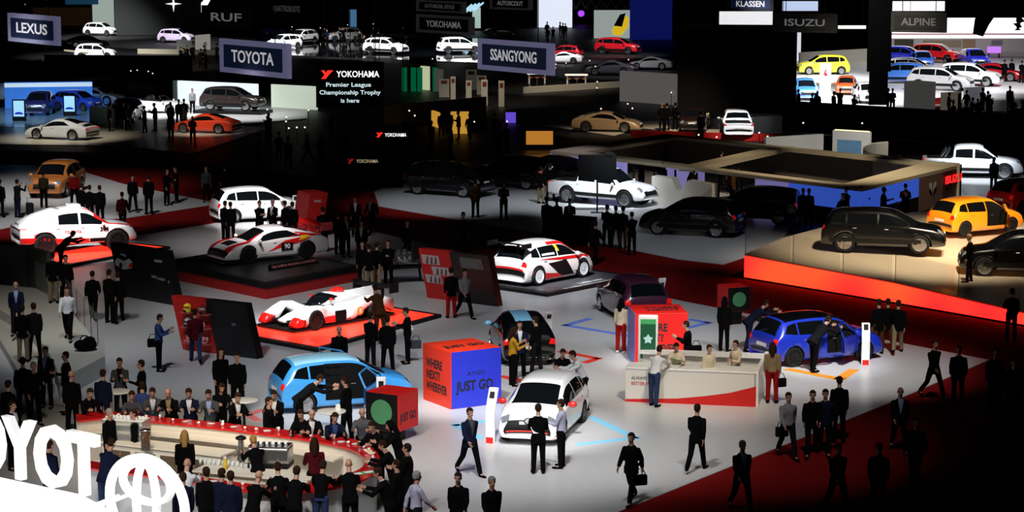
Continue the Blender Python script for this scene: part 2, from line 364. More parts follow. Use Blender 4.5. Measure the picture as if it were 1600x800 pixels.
def place_car(proto, pos, head, label, group=None, cat='car', s=1, sx=1, swaps=None, name=None):
    """proto: key in CARS; swaps: {material name: new material} set on this copy only"""
    src, used = CARS[proto]
    if not used: c = src; CARS[proto][1] = True
    else: c = copy_tree(src)
    c.location = pos; c.rotation_euler = (0, 0, math.radians(head)); c.scale = (s*sx, s, s)
    tag(c, label, cat, group)
    if name: c.name = name
    return c
def proto(key, kind, pm, **kw):
    CARS[key] = [register(make_car(kind, pm, **kw)), False]
# ---------------------------------------------------------------- people
def rotY(v, a):  # forward bend in the x-z plane (positive = towards +x for a vector pointing down)
    return Vector((v.x*math.cos(a)-v.z*math.sin(a), v.y, v.x*math.sin(a)+v.z*math.cos(a)))
POSES = {
 'stand': dict(), 'stand2': dict(legs=((.1, .02), (-.08, .02)), arms=((.1, .12, .2), (0, .1, .15)), spread=.16, head=.25),
 'phone': dict(arms=((.45, .1, 1.7), (.4, .1, 1.5)), head=.45), 'camera': dict(arms=((1.0, .25, 1.7), (1.0, .25, 1.7)), head=.05),
 'crossed': dict(arms=((.45, -.15, 1.35), (.4, -.12, 1.45)), inward=.75, head=.15),
 'hip': dict(arms=((-.3, .55, .95), (.05, .1, .2)), spread=.17), 'point': dict(arms=((1.25, .1, .25), (0, .12, .2)), head=.1),
 'walk': dict(legs=((.42, .08), (-.38, .35)), arms=((-.4, .1, .2), (.4, .1, .4)), head=.1),
 'walk2': dict(legs=((-.36, .4), (.4, .08)), arms=((.38, .1, .4), (-.35, .1, .2)), head=.15),
 'lean': dict(lean=.42, arms=((.95, .1, .75), (.9, .1, .85)), legs=((.06, .0), (-.12, .03)), head=.2),
 'bend': dict(lean=.85, arms=((1.3, .1, .4), (1.1, .1, .7)), legs=((.1, .1), (-.15, .1)), head=.1),
 'talk': dict(arms=((.35, .15, 1.5), (.05, .1, .3)), head=.05, spread=.13),
 'bar': dict(lean=.3, arms=((.7, .18, 1.15), (.75, .16, 1.05)), head=.35),
}
HSX = {'short': .094, 'bald': 0, 'long': .1, 'bun': .096}
def skeleton(pz):
    P = POSES[pz]; L = {}; lean = P.get('lean', 0); hip = Vector((0, 0, .93))
    legs = P.get('legs', ((0, .02), (0, .02))); sp = P.get('spread', .12)
    low = []
    for k, (a, b) in enumerate(legs):
        sg = 1 if k == 0 else -1; h = hip+Vector((0, sg*.09, -.02))
        th = rotY(Vector((0, sg*(sp-.09)*.5, -.43)), a); kn = h+th; sh = rotY(Vector((0, sg*(sp-.09)*.4, -.42)), a-b); an = kn+sh
        L['hip%d' % k], L['knee%d' % k], L['ank%d' % k] = h, kn, an; low.append(an.z)
        L['toe%d' % k] = an+rotY(Vector((.17, sg*.03, -.055)), (a-b)*.5 if an.z > min(low)+.02 else 0)
    dz = .075-min(low)
    for k in L: L[k] = L[k]+Vector((0, 0, dz))
    hip = hip+Vector((0, 0, dz)); L['pel'] = hip
    up = rotY(Vector((0, 0, 1)), -lean); L['up'] = up
    L['chest'] = hip+up*.36; L['neck'] = hip+up*.55; fw = Vector((up.z, 0, -up.x)); L['fw'] = fw
    hd = lean+P.get('head', .1)*.8; hu = rotY(Vector((0, 0, 1)), -hd*.7); L['hu'] = hu; L['head'] = L['neck']+hu*.17+Vector((.02, 0, 0)); L['hf'] = Vector((hu.z, 0, -hu.x))
    inn = P.get('inward', .35)
    for k, (a, ab, el) in enumerate(P.get('arms', ((0.02, .09, .15), (.02, .09, .15)))):
        sg = 1 if k == 0 else -1; s = hip+up*.475+Vector((0, sg*.172, 0))
        d = rotY(Vector((0, sg*math.sin(ab), -math.cos(ab))), a); e = s+d*.29
        d2 = rotY(Vector((0, sg*math.sin(ab)*.6, -math.cos(ab))), a+el); d2.y -= sg*inn*min(1, el)*.9; d2.normalize(); wr = e+d2*.25
        L['sh%d' % k], L['el%d' % k], L['wr%d' % k], L['hd%d' % k] = s, e, wr, d2
    return L
def torso(mb, L, levels, fw, n=16):
    rings = []
    up = L['up']
    for t, rx, ry, dx in levels:
        c = L['pel']+up*t+fw*dx; rings.append([c+fw*(rx*math.cos(2*PI*i/n))+Vector((0, ry*math.sin(2*PI*i/n), 0)) for i in range(n)])
    mb.ring(rings)
def remeshed(mb, name, mats, vox, smooth=3, factor=.5):
    o = mb.build(name, mats)
    baked(o, [('REMESH', dict(mode='VOXEL', voxel_size=vox)), ('SMOOTH', dict(iterations=smooth, factor=factor))])
    o.data.polygons.foreach_set('use_smooth', [True]*len(o.data.polygons)); return o
PROTO = {}
def make_person(pz):
    L = skeleton(pz); D = {}
    def chain(m, keys, rs):
        m.tube([L[k] for k in keys], rs, 10)
        for k, r in zip(keys, rs): m.ball(L[k], r*.98, nu=10, nv=6)
    # body: one continuous surface with head, ears, nose and five-fingered hands
    b = MB()
    for k in (0, 1):
        chain(b, ['hip%d' % k, 'knee%d' % k, 'ank%d' % k], [.075, .05, .036]); b.tube([L['ank%d' % k], L['toe%d' % k]], [.036, .03], 8)
        L['as%d' % k] = L['sh%d' % k]-L['up']*.04; chain(b, ['as%d' % k, 'el%d' % k, 'wr%d' % k], [.044, .037, .026])
        w_, d = L['wr%d' % k], L['hd%d' % k]; sg = 1 if k == 0 else -1
        side = Vector((1, 0, 0)) if abs(d.x) < .6 else Vector((0, sg*1.0, 0)).cross(d)*-sg
        side = (side-d*side.dot(d)).normalized(); nn = d.cross(side).normalized()
        pc = w_+d*.05; rings = []
        for t, hw, th in ((-.01, .024, .02), (.03, .036, .016), (.085, .04, .014), (.1, .036, .012)):
            rings.append([w_+d*t+side*(hw*math.cos(2*PI*i/8))+nn*(th*math.sin(2*PI*i/8)) for i in range(8)])
        b.ring(rings)
        inn = -nn if nn.y*sg > 0 else nn
        for f, (o_, ln) in enumerate(((.031, .068), (.011, .078), (-.01, .072), (-.03, .056))):
            p0 = w_+d*.09+side*o_; p1 = p0+d*ln*.5+inn*ln*.12; p2 = p1+d*ln*.4+inn*ln*.32; b.tube([p0, p1, p2], [.0105, .0098, .009], 6)
        p0 = w_+d*.02+side*.03; b.tube([p0, p0+d*.03+side*.026+inn*.01, p0+d*.065+side*.03+inn*.02], [.013, .0115, .0095], 6)
    torso(b, L, [(-.06, .09, .14, 0), (.05, .1, .145, 0), (.18, .095, .13, 0), (.36, .1, .15, 0), (.46, .07, .14, 0), (.52, .045, .06, 0)], L['fw'])
    b.tube([L['neck']-L['up']*.06, L['head']-L['hu']*.03], [.058, .052], 12)
    Hc, hu, hf = L['head'], L['hu'], L['hf']; R3 = Matrix((hf, Vector((0, 1, 0)), hu)).transposed()
    b.ball(Hc+hu*.03-hf*.012, (.092, .074, .095), rot=R3, nu=18, nv=12)          # skull
    b.ball(Hc-hu*.045+hf*.022, (.062, .056, .07), rot=R3, nu=16, nv=10)           # jaw
    b.ball(Hc-hu*.095+hf*.06, (.02, .024, .018), rot=R3)                          # chin
    b.tube([Hc+hu*.02+hf*.078, Hc-hu*.03+hf*.102], [.009, .015], 8); b.ball(Hc-hu*.032+hf*.094, (.016, .017, .012), rot=R3)
    for sg in (-1, 1): b.ball(Hc-hu*.005-hf*.012+Vector((0, sg*.077, 0)), (.02, .009, .032), rot=R3)
    body = remeshed(b, 'body', [SKIN, LIP, EYE], .0085, 2, .4); me = body.data
    for p in me.polygons:
        q = R3.inverted() @ (p.center-Hc)
        if q.x > .055 and abs(q.y) < .026 and -.068 < q.z < -.055: p.material_index = 1
        elif q.x > .05 and .018 < abs(q.y) < .042 and (-.002 < q.z < .012 or .03 < q.z < .037): p.material_index = 2
    D['body'] = body
    # garments
    for nm, low_, fat in (('jacket', -.16, .012), ('shirt', -.02, 0)):
        m = MB()
        torso(m, L, [(low_, .135+fat, .17+fat, 0), (low_*.4, .132+fat, .168+fat, 0), (.1, .118+fat, .145+fat, 0), (.2, .116+fat, .146+fat, .005), (.36, .125+fat, .172+fat, .008), (.44, .112, .17, 0), (.5, .085, .12, -.008), (.55, .06, .07, -.015)], L['fw'])
        for k in (0, 1):
            sh, el, wr = L['sh%d' % k], L['el%d' % k], L['wr%d' % k]
            sh = sh-L['up']*.035; m.tube([sh, el, el.lerp(wr, .96)], [.064, .056+fat*.6, .042+fat*.5], 12); m.ball(sh, (.066, .064, .062), nu=12, nv=8); m.ball(el, .055+fat*.6, nu=10, nv=6)
        D[nm] = remeshed(m, nm, [BLACK], .02, 4)
    m = MB()
    for k in (0, 1):
        h, kn, an = L['hip%d' % k], L['knee%d' % k], L['ank%d' % k]
        m.tube([h+Vector((0, 0, .04)), kn, an-(an-kn)*.02], [.1, .072, .062], 12); m.ball(h, .1); m.ball(kn, .071, nu=10, nv=6)
    torso(m, L, [(-.08, .115, .165, 0), (0, .125, .172, 0), (.07, .118, .158, 0)], L['fw'])
    D['trousers'] = remeshed(m, 'trousers', [BLACK], .02, 4)
    m = MB()
    for k in (0, 1):
        a, t = L['ank%d' % k], L['toe%d' % k]; d = (t-a); hz = a.z-.065
        m.ball(a+Vector((-.02, 0, -.035)), (.055, .042, .04)); m.tube([a+Vector((0, 0, -.035)), a.lerp(t, .6)+Vector((0, 0, -.012)), t+Vector((.0, 0, .012))], [.044, .042, .034], 10); m.ball(t+Vector((0, 0, .012)), (.05, .042, .03))
        m.tube([a+Vector((0, 0, .03)), a-Vector((0, 0, .03))], [.05, .05], 10)
    D['shoes'] = remeshed(m, 'shoes', [BLACK], .014, 2)
    m = MB(); m.ball(Hc+hu*.045-hf*.02, (.096, .083, .092), rot=R3, nu=16, nv=12); m.ball(Hc-hf*.035, (.08, .08, .085), rot=R3, nu=14, nv=8)
    h = m.build('hair', [BLACK]); cutb = MB().box((.062, -.2, -.3), (.3, .2, .055)).box((-.01, -.2, -.3), (.3, .2, .005))
    def hairmesh(extra=None):
        m = MB(); m.ball(Hc+hu*.045-hf*.02, (.098, .085, .093), rot=R3, nu=18, nv=12); m.ball(Hc-hf*.035+hu*.0, (.078, .079, .085), rot=R3, nu=14, nv=8)
        if extra: extra(m)
        o = remeshed(m, 'hair', [BLACK], .012, 2); bmm = bmesh.new(); bmm.from_mesh(o.data)
        kill = []
        for v in bmm.verts:
            q = R3.inverted() @ (v.co-Hc)
            if q.x > .035 and q.z < .062: v.co -= hf*.05
        bmm.to_mesh(o.data); bmm.free(); return o
    bpy.data.objects.remove(h)
    D['hair'] = hairmesh()
    def lng(m):
        m.tube([Hc-hf*.05+hu*.03, Hc-hf*.075-hu*.1, L['neck']-L['up']*.12-L['fw']*.1], [.085, .085, .06], 12)
        for sg in (-1, 1): m.tube([Hc+Vector((0, sg*.07, .03))-hf*.02, Hc+Vector((0, sg*.085, -.1))-hf*.02, Hc+Vector((0, sg*.09, -.2))-hf*.03], [.03, .035, .025], 8)
    D['hair_long'] = hairmesh(lng)
    # shirt front, tie and collar seen in the V of a jacket
    m = MB(); fw, up = L['fw'], L['up']; base = L['pel']
    def fr(t, y, out=.0):
        lv = [(-.1, .145), (.1, .134), (.2, .134), (.36, .145), (.46, .115), (.51, .085), (.56, .06)]
        r = next((a[1]+(b_[1]-a[1])*(t-a[0])/(b_[0]-a[0]) for a, b_ in zip(lv, lv[1:]) if a[0] <= t <= b_[0]), .06)
        return base+up*t+fw*(r*math.sqrt(max(0, 1-(y/.2)**2))+.012+out)+Vector((0, y, 0))
    n = 7; vs_ = []
    for i in range(n+1):
        t = .16+.38*i/n; hw = .012+.062*(i/n)
        vs_ += [fr(t, -hw), fr(t, 0, .006), fr(t, hw)]
    m.add(vs_, [(3*i+j, 3*i+j+1, 3*i+j+4, 3*i+j+3) for i in range(n) for j in (0, 1)])
    m.tube([L['neck']-up*.035, L['neck']+up*.012], [.068, .062], 12)
    D['shirt_front'] = m.build('shirt_front', WHITE)
    m = MB(); m.add([fr(.18, 0, .014), fr(.24, -.02, .012), fr(.5, -.011, .012), fr(.53, 0, .016), fr(.5, .011, .012), fr(.24, .02, .012)], [(0, 1, 2, 3, 4, 5)])
    D['tie'] = m.build('tie', BLACK)
    for o in D.values():
        o.hide_render = False
    PROTO[pz] = {k: o.data for k, o in D.items()}
    for o in list(D.values()): bpy.data.objects.remove(o)
def slotmat(o, m, i=0):
    o.material_slots[i].link = 'OBJECT'; o.material_slots[i].material = m
COL = dict(black=(.0032, .0032, .004), dark=(.009, .009, .012), navy=(.008, .011, .032), grey=(.06, .065, .075), lgrey=(.25, .25, .27), white=(.75, .76, .8), cream=(.75, .66, .5),
 blue=(.04, .07, .22), lblue=(.3, .4, .65), denim=(.03, .05, .12), red=(.35, .01, .01), brown=(.08, .035, .012), beige=(.3, .22, .13), mustard=(.6, .3, .02), plaid=(.1, .1, .12),
 lavender=(.5, .5, .68), maroon=(.08, .005, .01), blond=(.4, .22, .07), hbrown=(.03, .014, .008), hgrey=(.3, .3, .3), orange=(.5, .12, .01), olive=(.06, .045, .02))
def person(pos, head, pose='stand', top='black', legs='black', hair='hbrown', style='suit', shirt=None, tie=None, label='', group=None, ht=1.76, skin=None, shoes='black', long=False, bald=False, z=0):
    if pose not in PROTO: make_person(pose)
    D = PROTO[pose]; r = thing('person', (pos.x, pos.y, z), math.radians(head), label, 'person', group); s = ht/1.76
    r.scale = (s*1.04, s*1.04, s)
    def ch(key, name, m):
        o = bpy.data.objects.new(name, D[key]); C.objects.link(o); o.parent = r; slotmat(o, m); return o
    ch('body', 'body', skin or SKIN)
    ch('jacket' if style == 'suit' else 'shirt', 'jacket' if style == 'suit' else 'shirt', cloth(COL[top]))
    ch('trousers', 'trousers', cloth(COL[legs])); ch('shoes', 'shoes', cloth(COL[shoes]))
    if not bald: ch('hair_long' if long else 'hair', 'hair', cloth(COL[hair]))
    if style == 'suit' and shirt:
        ch('shirt_front', 'shirt_front', cloth(COL[shirt]))
        if tie: ch('tie', 'tie', cloth(COL[tie]))
    return r
def HP(px, py, ht=1.76, z=0):
    """ground point of a standing figure whose head top is seen at (px, py)"""
    p = G(px, py, z+ht); return Vector((p.x, p.y, z))
# ---------------------------------------------------------------- the cars' liveries
def loft(mb, st, n=16, e=.6, mi=0):
    """st: (x, y0, y1, z0, z1) rounded-rectangle sections along x"""
    rings = []
    for x, y0, y1, z0, z1 in st:
        yc, zc, hy, hz = (y0+y1)/2, (z0+z1)/2, (y1-y0)/2, (z1-z0)/2; rr = []
        for i in range(n):
            a = 2*PI*(i+.5)/n; ca, sa = math.cos(a), math.sin(a)
            rr.append((x, yc+hy*math.copysign(abs(ca)**e, ca), zc+hz*math.copysign(abs(sa)**e, sa)))
        rings.append(rr)
    return mb.ring(rings, mi)
WH, RD = paint((.8, .8, .8)), paint((.68, .012, .01))
def wing(root, x, z, half, m, chord=.3, plate=.22, legs=True):
    b = MB(); loft(b, [(x-chord/2, -half, half, z+.05, z+.07), (x, -half, half, z-.01, z+.06), (x+chord/2, -half, half, z-.02, z)], e=1)
    for sg in (-1, 1): b.box((x-chord*.7, sg*half-.012, z-plate*.6), (x+chord*.6, sg*half+.012, z+plate*.5))
    if legs:
        for sg in (-1, 1): b.box((x-.03, sg*half*.45-.012, z-.4), (x+.12, sg*half*.45+.012, z))
    b.build('rear_wing', m, root)
def x_yaris(root, S, pt):
    pt('lower_grille', BLACK, [(12.55, -2.1), (14.9, -3.7), (14.9, 3.7), (12.55, 2.1)], .014, False)
    pt('bumper_trim', RD, [(14.05, -2.5), (14.35, -2.6), (14.35, 2.6), (14.05, 2.5)], .03, False)
    for sg in (-1, 1):
        p = S.P(9.0, 3.0*sg); m = MB(); m.ball((p.x, p.y-sg*.125, p.z+.062), (.075, .135, .09)); m.build('mirror_cap', RD, root, True)
    p = S.P(12.75, 0); m = MB(); m.lathe([(.09, 0), (.1, .02), (.08, .03), (.07, .02)], (0, 0, 0), 16, axis='Z'); e_ = m.build('emblem', CHROME, root); e_.location = (p.x, 0, p.z+.01); e_.rotation_euler = (0, .9, 0)
def x_stripe(root, S, pt):
    lb = paint((.2, .5, .75)); pt('roof_stripe', lb, [(4.9, -.9), (8.1, -.9), (8.1, .3), (4.9, .3)], .012, False)
    for sg in (-1, 1):
        p = S.P(9.0, 3.0*sg); m = MB(); m.ball((p.x, p.y-sg*.125, p.z+.062), (.075, .135, .09)); m.build('mirror_cap', lb, root, True)
    pt('tailgate_panel', BLACK, [(2.6, -1.9), (3.2, -1.8), (3.2, 1.8), (2.6, 1.9)], .01, False)
def door_open(root, S, pm, u0, u1, sgn, ang):
    """front door swung out on its hinge, black opening left in the side"""
    q0, q1 = 2.12*sgn, 4.95*sgn
    S.patch([(u0, q0), (u1, q0), (u1, q1), (u0, q1)], .012).build('door_opening', MATT, root, True)
    hp = S.P(u1, 3.9*sgn); mb = MB(); S.patch([(u0, 3.05*sgn), (u1, 3.05*sgn), (u1, q1), (u0, q1)], .02, mb=mb)
    S.patch([(u0, 3.05*sgn), (u1, 3.05*sgn), (u1, q1), (u0, q1)], -.06, mb=mb, )
    fr = MB(); ps = [S.P(u0+.02, 3.05*sgn), S.P(u0+.06, 2.2*sgn), S.P((u0+u1)/2, 2.12*sgn), S.P(u1-.6, 2.3*sgn), S.P(u1-.03, 3.0*sgn)]
    fr.tube(ps, .028, 6)
    for m_, nm, mt in ((mb, 'open_door', pm), (fr, 'window_frame', pm)):
        m_.v = [tuple(Vector(v)-Vector((hp.x, hp.y, 0))) for v in m_.v]
    d = mb.build('open_door', pm, root, True); d.location = (hp.x, hp.y, 0); d.rotation_euler = (0, 0, math.radians(ang)); d.scale = (1, 1, 1)
    fr.build('window_frame', pm, d)
def x_aygo(root, S, pt):
    pm = paint((.05, .33, .75))
    door_open(root, S, pm, 7.1, 9.35, 1, -62) if 0 else None
    door_open(root, S, pm, 6.3, 9.35, 1, 58); door_open(root, S, pm, 6.3, 9.35, -1, -58)
def x_blue(root, S, pt):
    door_open(root, S, paint((.01, .03, .42)), 7.1, 9.35, 1, 35)
    pt('roof_edge_reflection', RD, [(6.0, -2.02), (9.0, -2.02), (9.0, -1.9), (6.0, -1.9)], .015, False)  # red strip paints a reflection along the roof edge
def x_meg(root, S, pt):
    door_open(root, S, paint((.95, .3, .01)), 7.1, 9.35, 1, 52)
def x_wrc(root, S, pt):
    pt('red_livery', RD, [(5.4, 3.05), (11.2, 3.0), (10.8, 3.5), (7.2, 3.35)], .012)
    pt('red_livery', RD, [(4.6, 4.3), (7.0, 4.9), (7.6, 5.5), (4.8, 5.5)], .014)
    pt('black_livery', BLACK, [(6.2, 3.6), (7.9, 3.4), (8.8, 5.4), (7.3, 5.4)], .013)
    pt('roof_livery', RD, [(6.5, 1.45), (9.6, 1.45), (9.7, 2.1), (6.5, 2.1)], .012)
    pt('rear_bumper_panel', BLACK, [(.1, -3.4), (1.2, -3.4), (1.2, 3.4), (.1, 3.4)], .02, False)
    pt('red_rear_panel', RD, [(1.15, -2.4), (1.5, -2.4), (1.5, 2.4), (1.15, 2.4)], .02, False)
    pt('window_sticker', M('yellow', (.9, .6, .02), .5), [(6.9, 2.15), (7.2, 2.15), (7.3, 2.6), (7.1, 2.6)], .018)
    pt('window_lettering', WHITE, [(5.8, 2.65), (6.8, 2.65), (6.8, 2.8), (5.8, 2.8)], .018)
    wing(root, -1.85, 1.5, .82, BLACK, .42, .16)
    for sg in (-1, 1):
        for ax in (-1.28, 1.24):
            m = MB(); m.tube([(ax+.43*math.cos(a), sg*.86, .34+.43*math.sin(a)) for a in [PI*k/10 for k in range(11)]], .05, 6); m.build('fender_flare', WH, root, True)
def x_dakar(root, S, pt):
    pt('red_livery', RD, [(.8, 4.35), (8.0, 4.9), (8.0, 5.6), (.8, 5.6)], .014)
    pt('red_livery', RD, [(8.4, 1.7), (12.2, 1.9), (12.2, 2.5), (8.4, 2.3)], .014)
    pt('roof_livery', RD, [(7.2, 1.55), (8.2, 1.5), (9.7, 1.7), (9.5, 2.2)], .016)
    pt('lower_side', MATT, [(8.05, 4.9), (10.8, 4.9), (10.8, 5.6), (8.05, 5.6)], .014)
    m = MB(); loft(m, [(-2.35, -.7, .7, 1.05, 1.3), (-1.7, -.72, .72, 1.1, 1.62), (-1.0, -.66, .66, 1.2, 1.84), (-.7, -.62, .62, 1.3, 1.84)]); m.build('rear_fairing', WH, root, True)
    m = MB(); m.box((-.3, -.3, 1.84), (.2, .3, 1.98)); m.build('roof_scoop', WH, root, bevel=.04)
    for sg in (-1, 1):
        text('race_number', '304', .24, BLACK, root, (1.0, sg*.965, .98), (PI/2, 0, 0 if sg < 0 else PI), .004, bold=.02)
        text('sponsor_lettering', 'TOYOTA', .17, RD, root, (-.3, sg*.965, .93), (PI/2, 0, 0 if sg < 0 else PI), .004)
def x_supra(root, S, pt):
    pt('red_livery', RD, [(8.4, 1.3), (12.6, 1.6), (12.8, 3.6), (10.6, 2.9)], .012)
    pt('red_livery', RD, [(3.4, 2.2), (5.6, 2.3), (8.3, 4.6), (5.2, 3.6)], .012)
    pt('yellow_livery', M('yellow', (.9, .6, .02), .5), [(4.6, 2.7), (5.3, 2.8), (5.6, 3.4), (5.0, 3.3)], .018)
    pt('hood_vent', BLACK, [(10.6, -.8), (11.6, -.8), (11.6, .8), (10.6, .8)], .014, False)
    pt('front_mask', BLACK, [(12.6, -3.6), (14.6, -3.8), (14.6, 3.8), (12.6, 3.6)], .016, False)
    wing(root, -2.15, 1.22, .88, RD, .4, .3)
    m = MB(); m.box((1.6, -.98, .1), (2.42, .98, .14)); m.build('front_splitter', BLACK, root)
    for sg in (-1, 1):
        m = MB(); m.box((-.62, sg*.945-.01, .42), (-.12, sg*.945+.01, .72)); nb = m.build('number_panel', BLACK, root)
        text('race_number', '90', .26, WHITE, nb, (-.37, sg*.965, .57), (PI/2, 0, 0 if sg < 0 else PI), .004, bold=.02)
def x_pick(root, S, pt):
    pt('truck_bed', MATT, [(3.2, -1.55), (5.1, -1.55), (5.1, 1.55), (3.2, 1.55)], .012, False)
def x_roll(root, S, pt):
    x_pick(root, S, pt); m = MB()
    for x in (-1.25, -1.45): m.tube([(x-.3, -.7, 1.1), (x, -.66, 1.55), (x, .66, 1.55), (x-.3, .7, 1.1)], .04, 8)
    m.build('roll_bar', CHROME, root)
def x_porsche(root, S, pt):
    pt('tail_light_bar', M('tail_lamp', (.7, .01, .01), .2), [(2.4, -2.2), (2.6, -2.2), (2.6, 2.2), (2.4, 2.2)], .014, False)
    wing(root, -1.95, .98, .6, BLACK, .2, .03, False)
def make_lmp():
    root = thing('endurance_prototype', (0, 0, 50))
    b = MB()
    loft(b, [(2.15, -.16, .16, .25, .38), (1.7, -.24, .24, .2, .52), (1.1, -.32, .32, .15, .62), (.5, -.4, .4, .15, .72), (-.2, -.6, .6, .12, .72), (-1.2, -.62, .62, .12, .7), (-2.15, -.5, .5, .2, .55)])
    for sg in (-1, 1):
        A = lambda a, c: (min(sg*a, sg*c), max(sg*a, sg*c))
        loft(b, [(x, *A(i_, .96 if x < 2.2 else .9), z0, z1) for x, i_, z0, z1 in ((2.32, .62, .2, .3), (2.15, .58, .16, .5), (1.8, .56, .13, .68), (1.4, .56, .6, .82), (1.0, .56, .3, .8), (.6, .5, .13, .62), (.1, .3, .12, .5), (-.2, .3, .12, .5))])
        loft(b, [(x, *A(i_, .96), z0, z1) for x, i_, z0, z1 in ((.05, .4, .12, .52), (-.4, .45, .12, .66), (-.9, .5, .4, .84), (-1.35, .5, .6, .88), (-1.8, .5, .4, .8), (-2.25, .52, .2, .7))])
    loft(b, [(.75, -.3, .3, .6, .66), (.35, -.4, .4, .6, .92), (-.05, -.42, .42, .6, 1.04), (-.6, -.38, .38, .6, 1.0), (-1.3, -.26, .26, .55, .86), (-2.1, -.1, .1, .5, .68)])
    body = b.build('body', WH, root, True)
    m = MB(); m.prism([(2.42, -.9), (2.42, .9), (1.9, .98), (-2.2, .98), (-2.35, .9), (-2.35, -.9), (-2.2, -.98), (1.9, -.98)], .06, .13); m.build('floor_and_splitter', BLACK, root)
    m = MB(); loft(m, [(.8, -.27, .27, .6, .665), (.42, -.37, .37, .7, .915), (.12, -.405, .405, .72, 1.0), (-.1, -.41, .41, .72, 1.0)]); m.v = [(x*1.0+.03, y*1.02, z+.012) for x, y, z in m.v]; m.build('windscreen', GLASS, root, True)
    m = MB(); m.prism([(-.3, -.012), (-2.2, -.012), (-2.2, .012), (-.3, .012)], .7, [.98, 1.02, 1.02, .98]); m.build('engine_cover_fin', WH, root)
    for sg in (-1, 1):
        m = MB(); loft(m, [(2.34, min(sg*.57, sg*.93), max(sg*.57, sg*.93), .19, .32), (2.17, min(sg*.56, sg*.975), max(sg*.56, sg*.975), .15, .515), (1.9, min(sg*.55, sg*.975), max(sg*.55, sg*.975), .14, .5)]); m.build('red_fender_tip', RD, root, True)
        m = MB(); m.box((.55, sg*.962-.01, .2), (1.0, sg*.962+.01, .42)); m.build('red_livery', RD, root)
        m = MB(); m.box((.05, sg*.968-.01, .16), (.55, sg*.968+.012, .56)); m.build('side_duct', MATT, root)
        m = MB(); m.lathe([(.001, -.005), (.15, -.005), (.15, .012), (.001, .012)], (-.62, sg*.968, .42), 20, axis='Y'); nb = m.build('number_disc', M('orange_disc', (.95, .3, .02), .5), root)
        text('race_number', '8', .24, WHITE, nb, (-.62, sg*.99, .42), (PI/2, 0, 0 if sg < 0 else PI), .004, bold=.02)
        m = MB(); m.box((.25, sg*.5-.05, .86), (.33, sg*.5+.05, .93)); m.tube([(.29, sg*.4, .8), (.29, sg*.48, .88)], .015, 6); m.build('mirror', RD, root)
        for x in (1.42, -1.42): make_wheel(root, x, sg*.83, .355, .32 if x > 0 else .34, DARKRIM, 9)
        m = MB(); m.box((1.4, sg*.35-.14, .3), (2.1, sg*.35+.14, .34)); m.build('suspension_duct', MATT, root)
    m = MB(); loft(m, [(-.25, -.2, .2, .98, 1.06), (-.5, -.22, .22, .98, 1.16), (-.62, -.2, .2, .98, 1.15)]); m.build('air_intake', RD, root, True)
    wing(root, -2.3, 1.0, .9, BLACK, .35, .3)
    text('sponsor_lettering', 'TOYOTA', .2, BLACK, root, (1.15, .76, .835), (0, 0, PI/2), .004, .8); return root
W8 = paint((.8, .8, .8)); BK = paint((.0015, .0015, .002)); WRIM = M('white_rim', (.8, .85, .9), .4)
proto('yaris', 'hatch', W8, extra=x_yaris, rimm=DARKRIM, spokes=7)
proto('hatch', 'hatch', W8)
proto('aygo_stripe', 'hatch', BK, extra=x_stripe)
proto('aygo', 'hatch', paint((.05, .33, .75)), roofm=paint((.35, .68, .85)), extra=x_aygo, spokes=6)
proto('blue_hatch', 'hatch', paint((.01, .03, .42)), roofm=BK, extra=x_blue, rimm=DARKRIM, spokes=8)
proto('megane', 'hatch', paint((.95, .3, .01)), extra=x_meg, rimm=DARKRIM)
proto('suv', 'suv', BK); proto('coupe', 'coupe', W8); proto('porsche', 'coupe', paint((.6, .6, .62)), extra=x_porsche); proto('road', 'road', W8)
proto('pickup', 'pickup', W8, extra=x_pick); proto('pickup_roll', 'pickup', paint((.65, .68, .7)), extra=x_roll)
proto('wrc', 'wrc', W8, extra=x_wrc, rimm=WRIM, spokes=12, plate=False)
proto('dakar', 'dakar', W8, extra=x_dakar, rimm=DARKRIM, spokes=8, plate=False)
proto('supra', 'coupe', W8, extra=x_supra, rimm=DARKRIM, spokes=7, plate=False)
CARS['lmp'] = [register(make_lmp()), False]
def paintcar(c, col, roof=None):
    """give this copy its own paint"""
    m = paint(col)
    for ch in CH_OF(c):
        if ch.name.split('.')[0] in ('body', 'door', 'mirror') and len(ch.material_slots):
            ch.material_slots[0].link = 'OBJECT'; ch.material_slots[0].material = m
    return c
def CH_OF(c): return LASTKIDS
LASTKIDS = []
def copy_tree(o, parent=None, top=True):
    global LASTKIDS
    if top: LASTKIDS = []
    c = o.copy(); C.objects.link(c)
    if parent: c.parent = parent
    for ch in KIDS.get(o.name, []):
        d = copy_tree(ch, c, False)
        if top: LASTKIDS.append(d)
    return c
def car(key, px, py, head, label, col=None, z=0, s=1, sx=1, group=None, name=None, dz=0):
    if CARS[key][1] is False and col: CARS[key][1] = True
    g = G(px, py, z); src = CARS[key]
    first = not src[1]
    c = place_car(key, (g.x, g.y, z+dz), head, label, group, 'car', s, sx, name=name)
    if col and not first: paintcar(c, col)
    return c
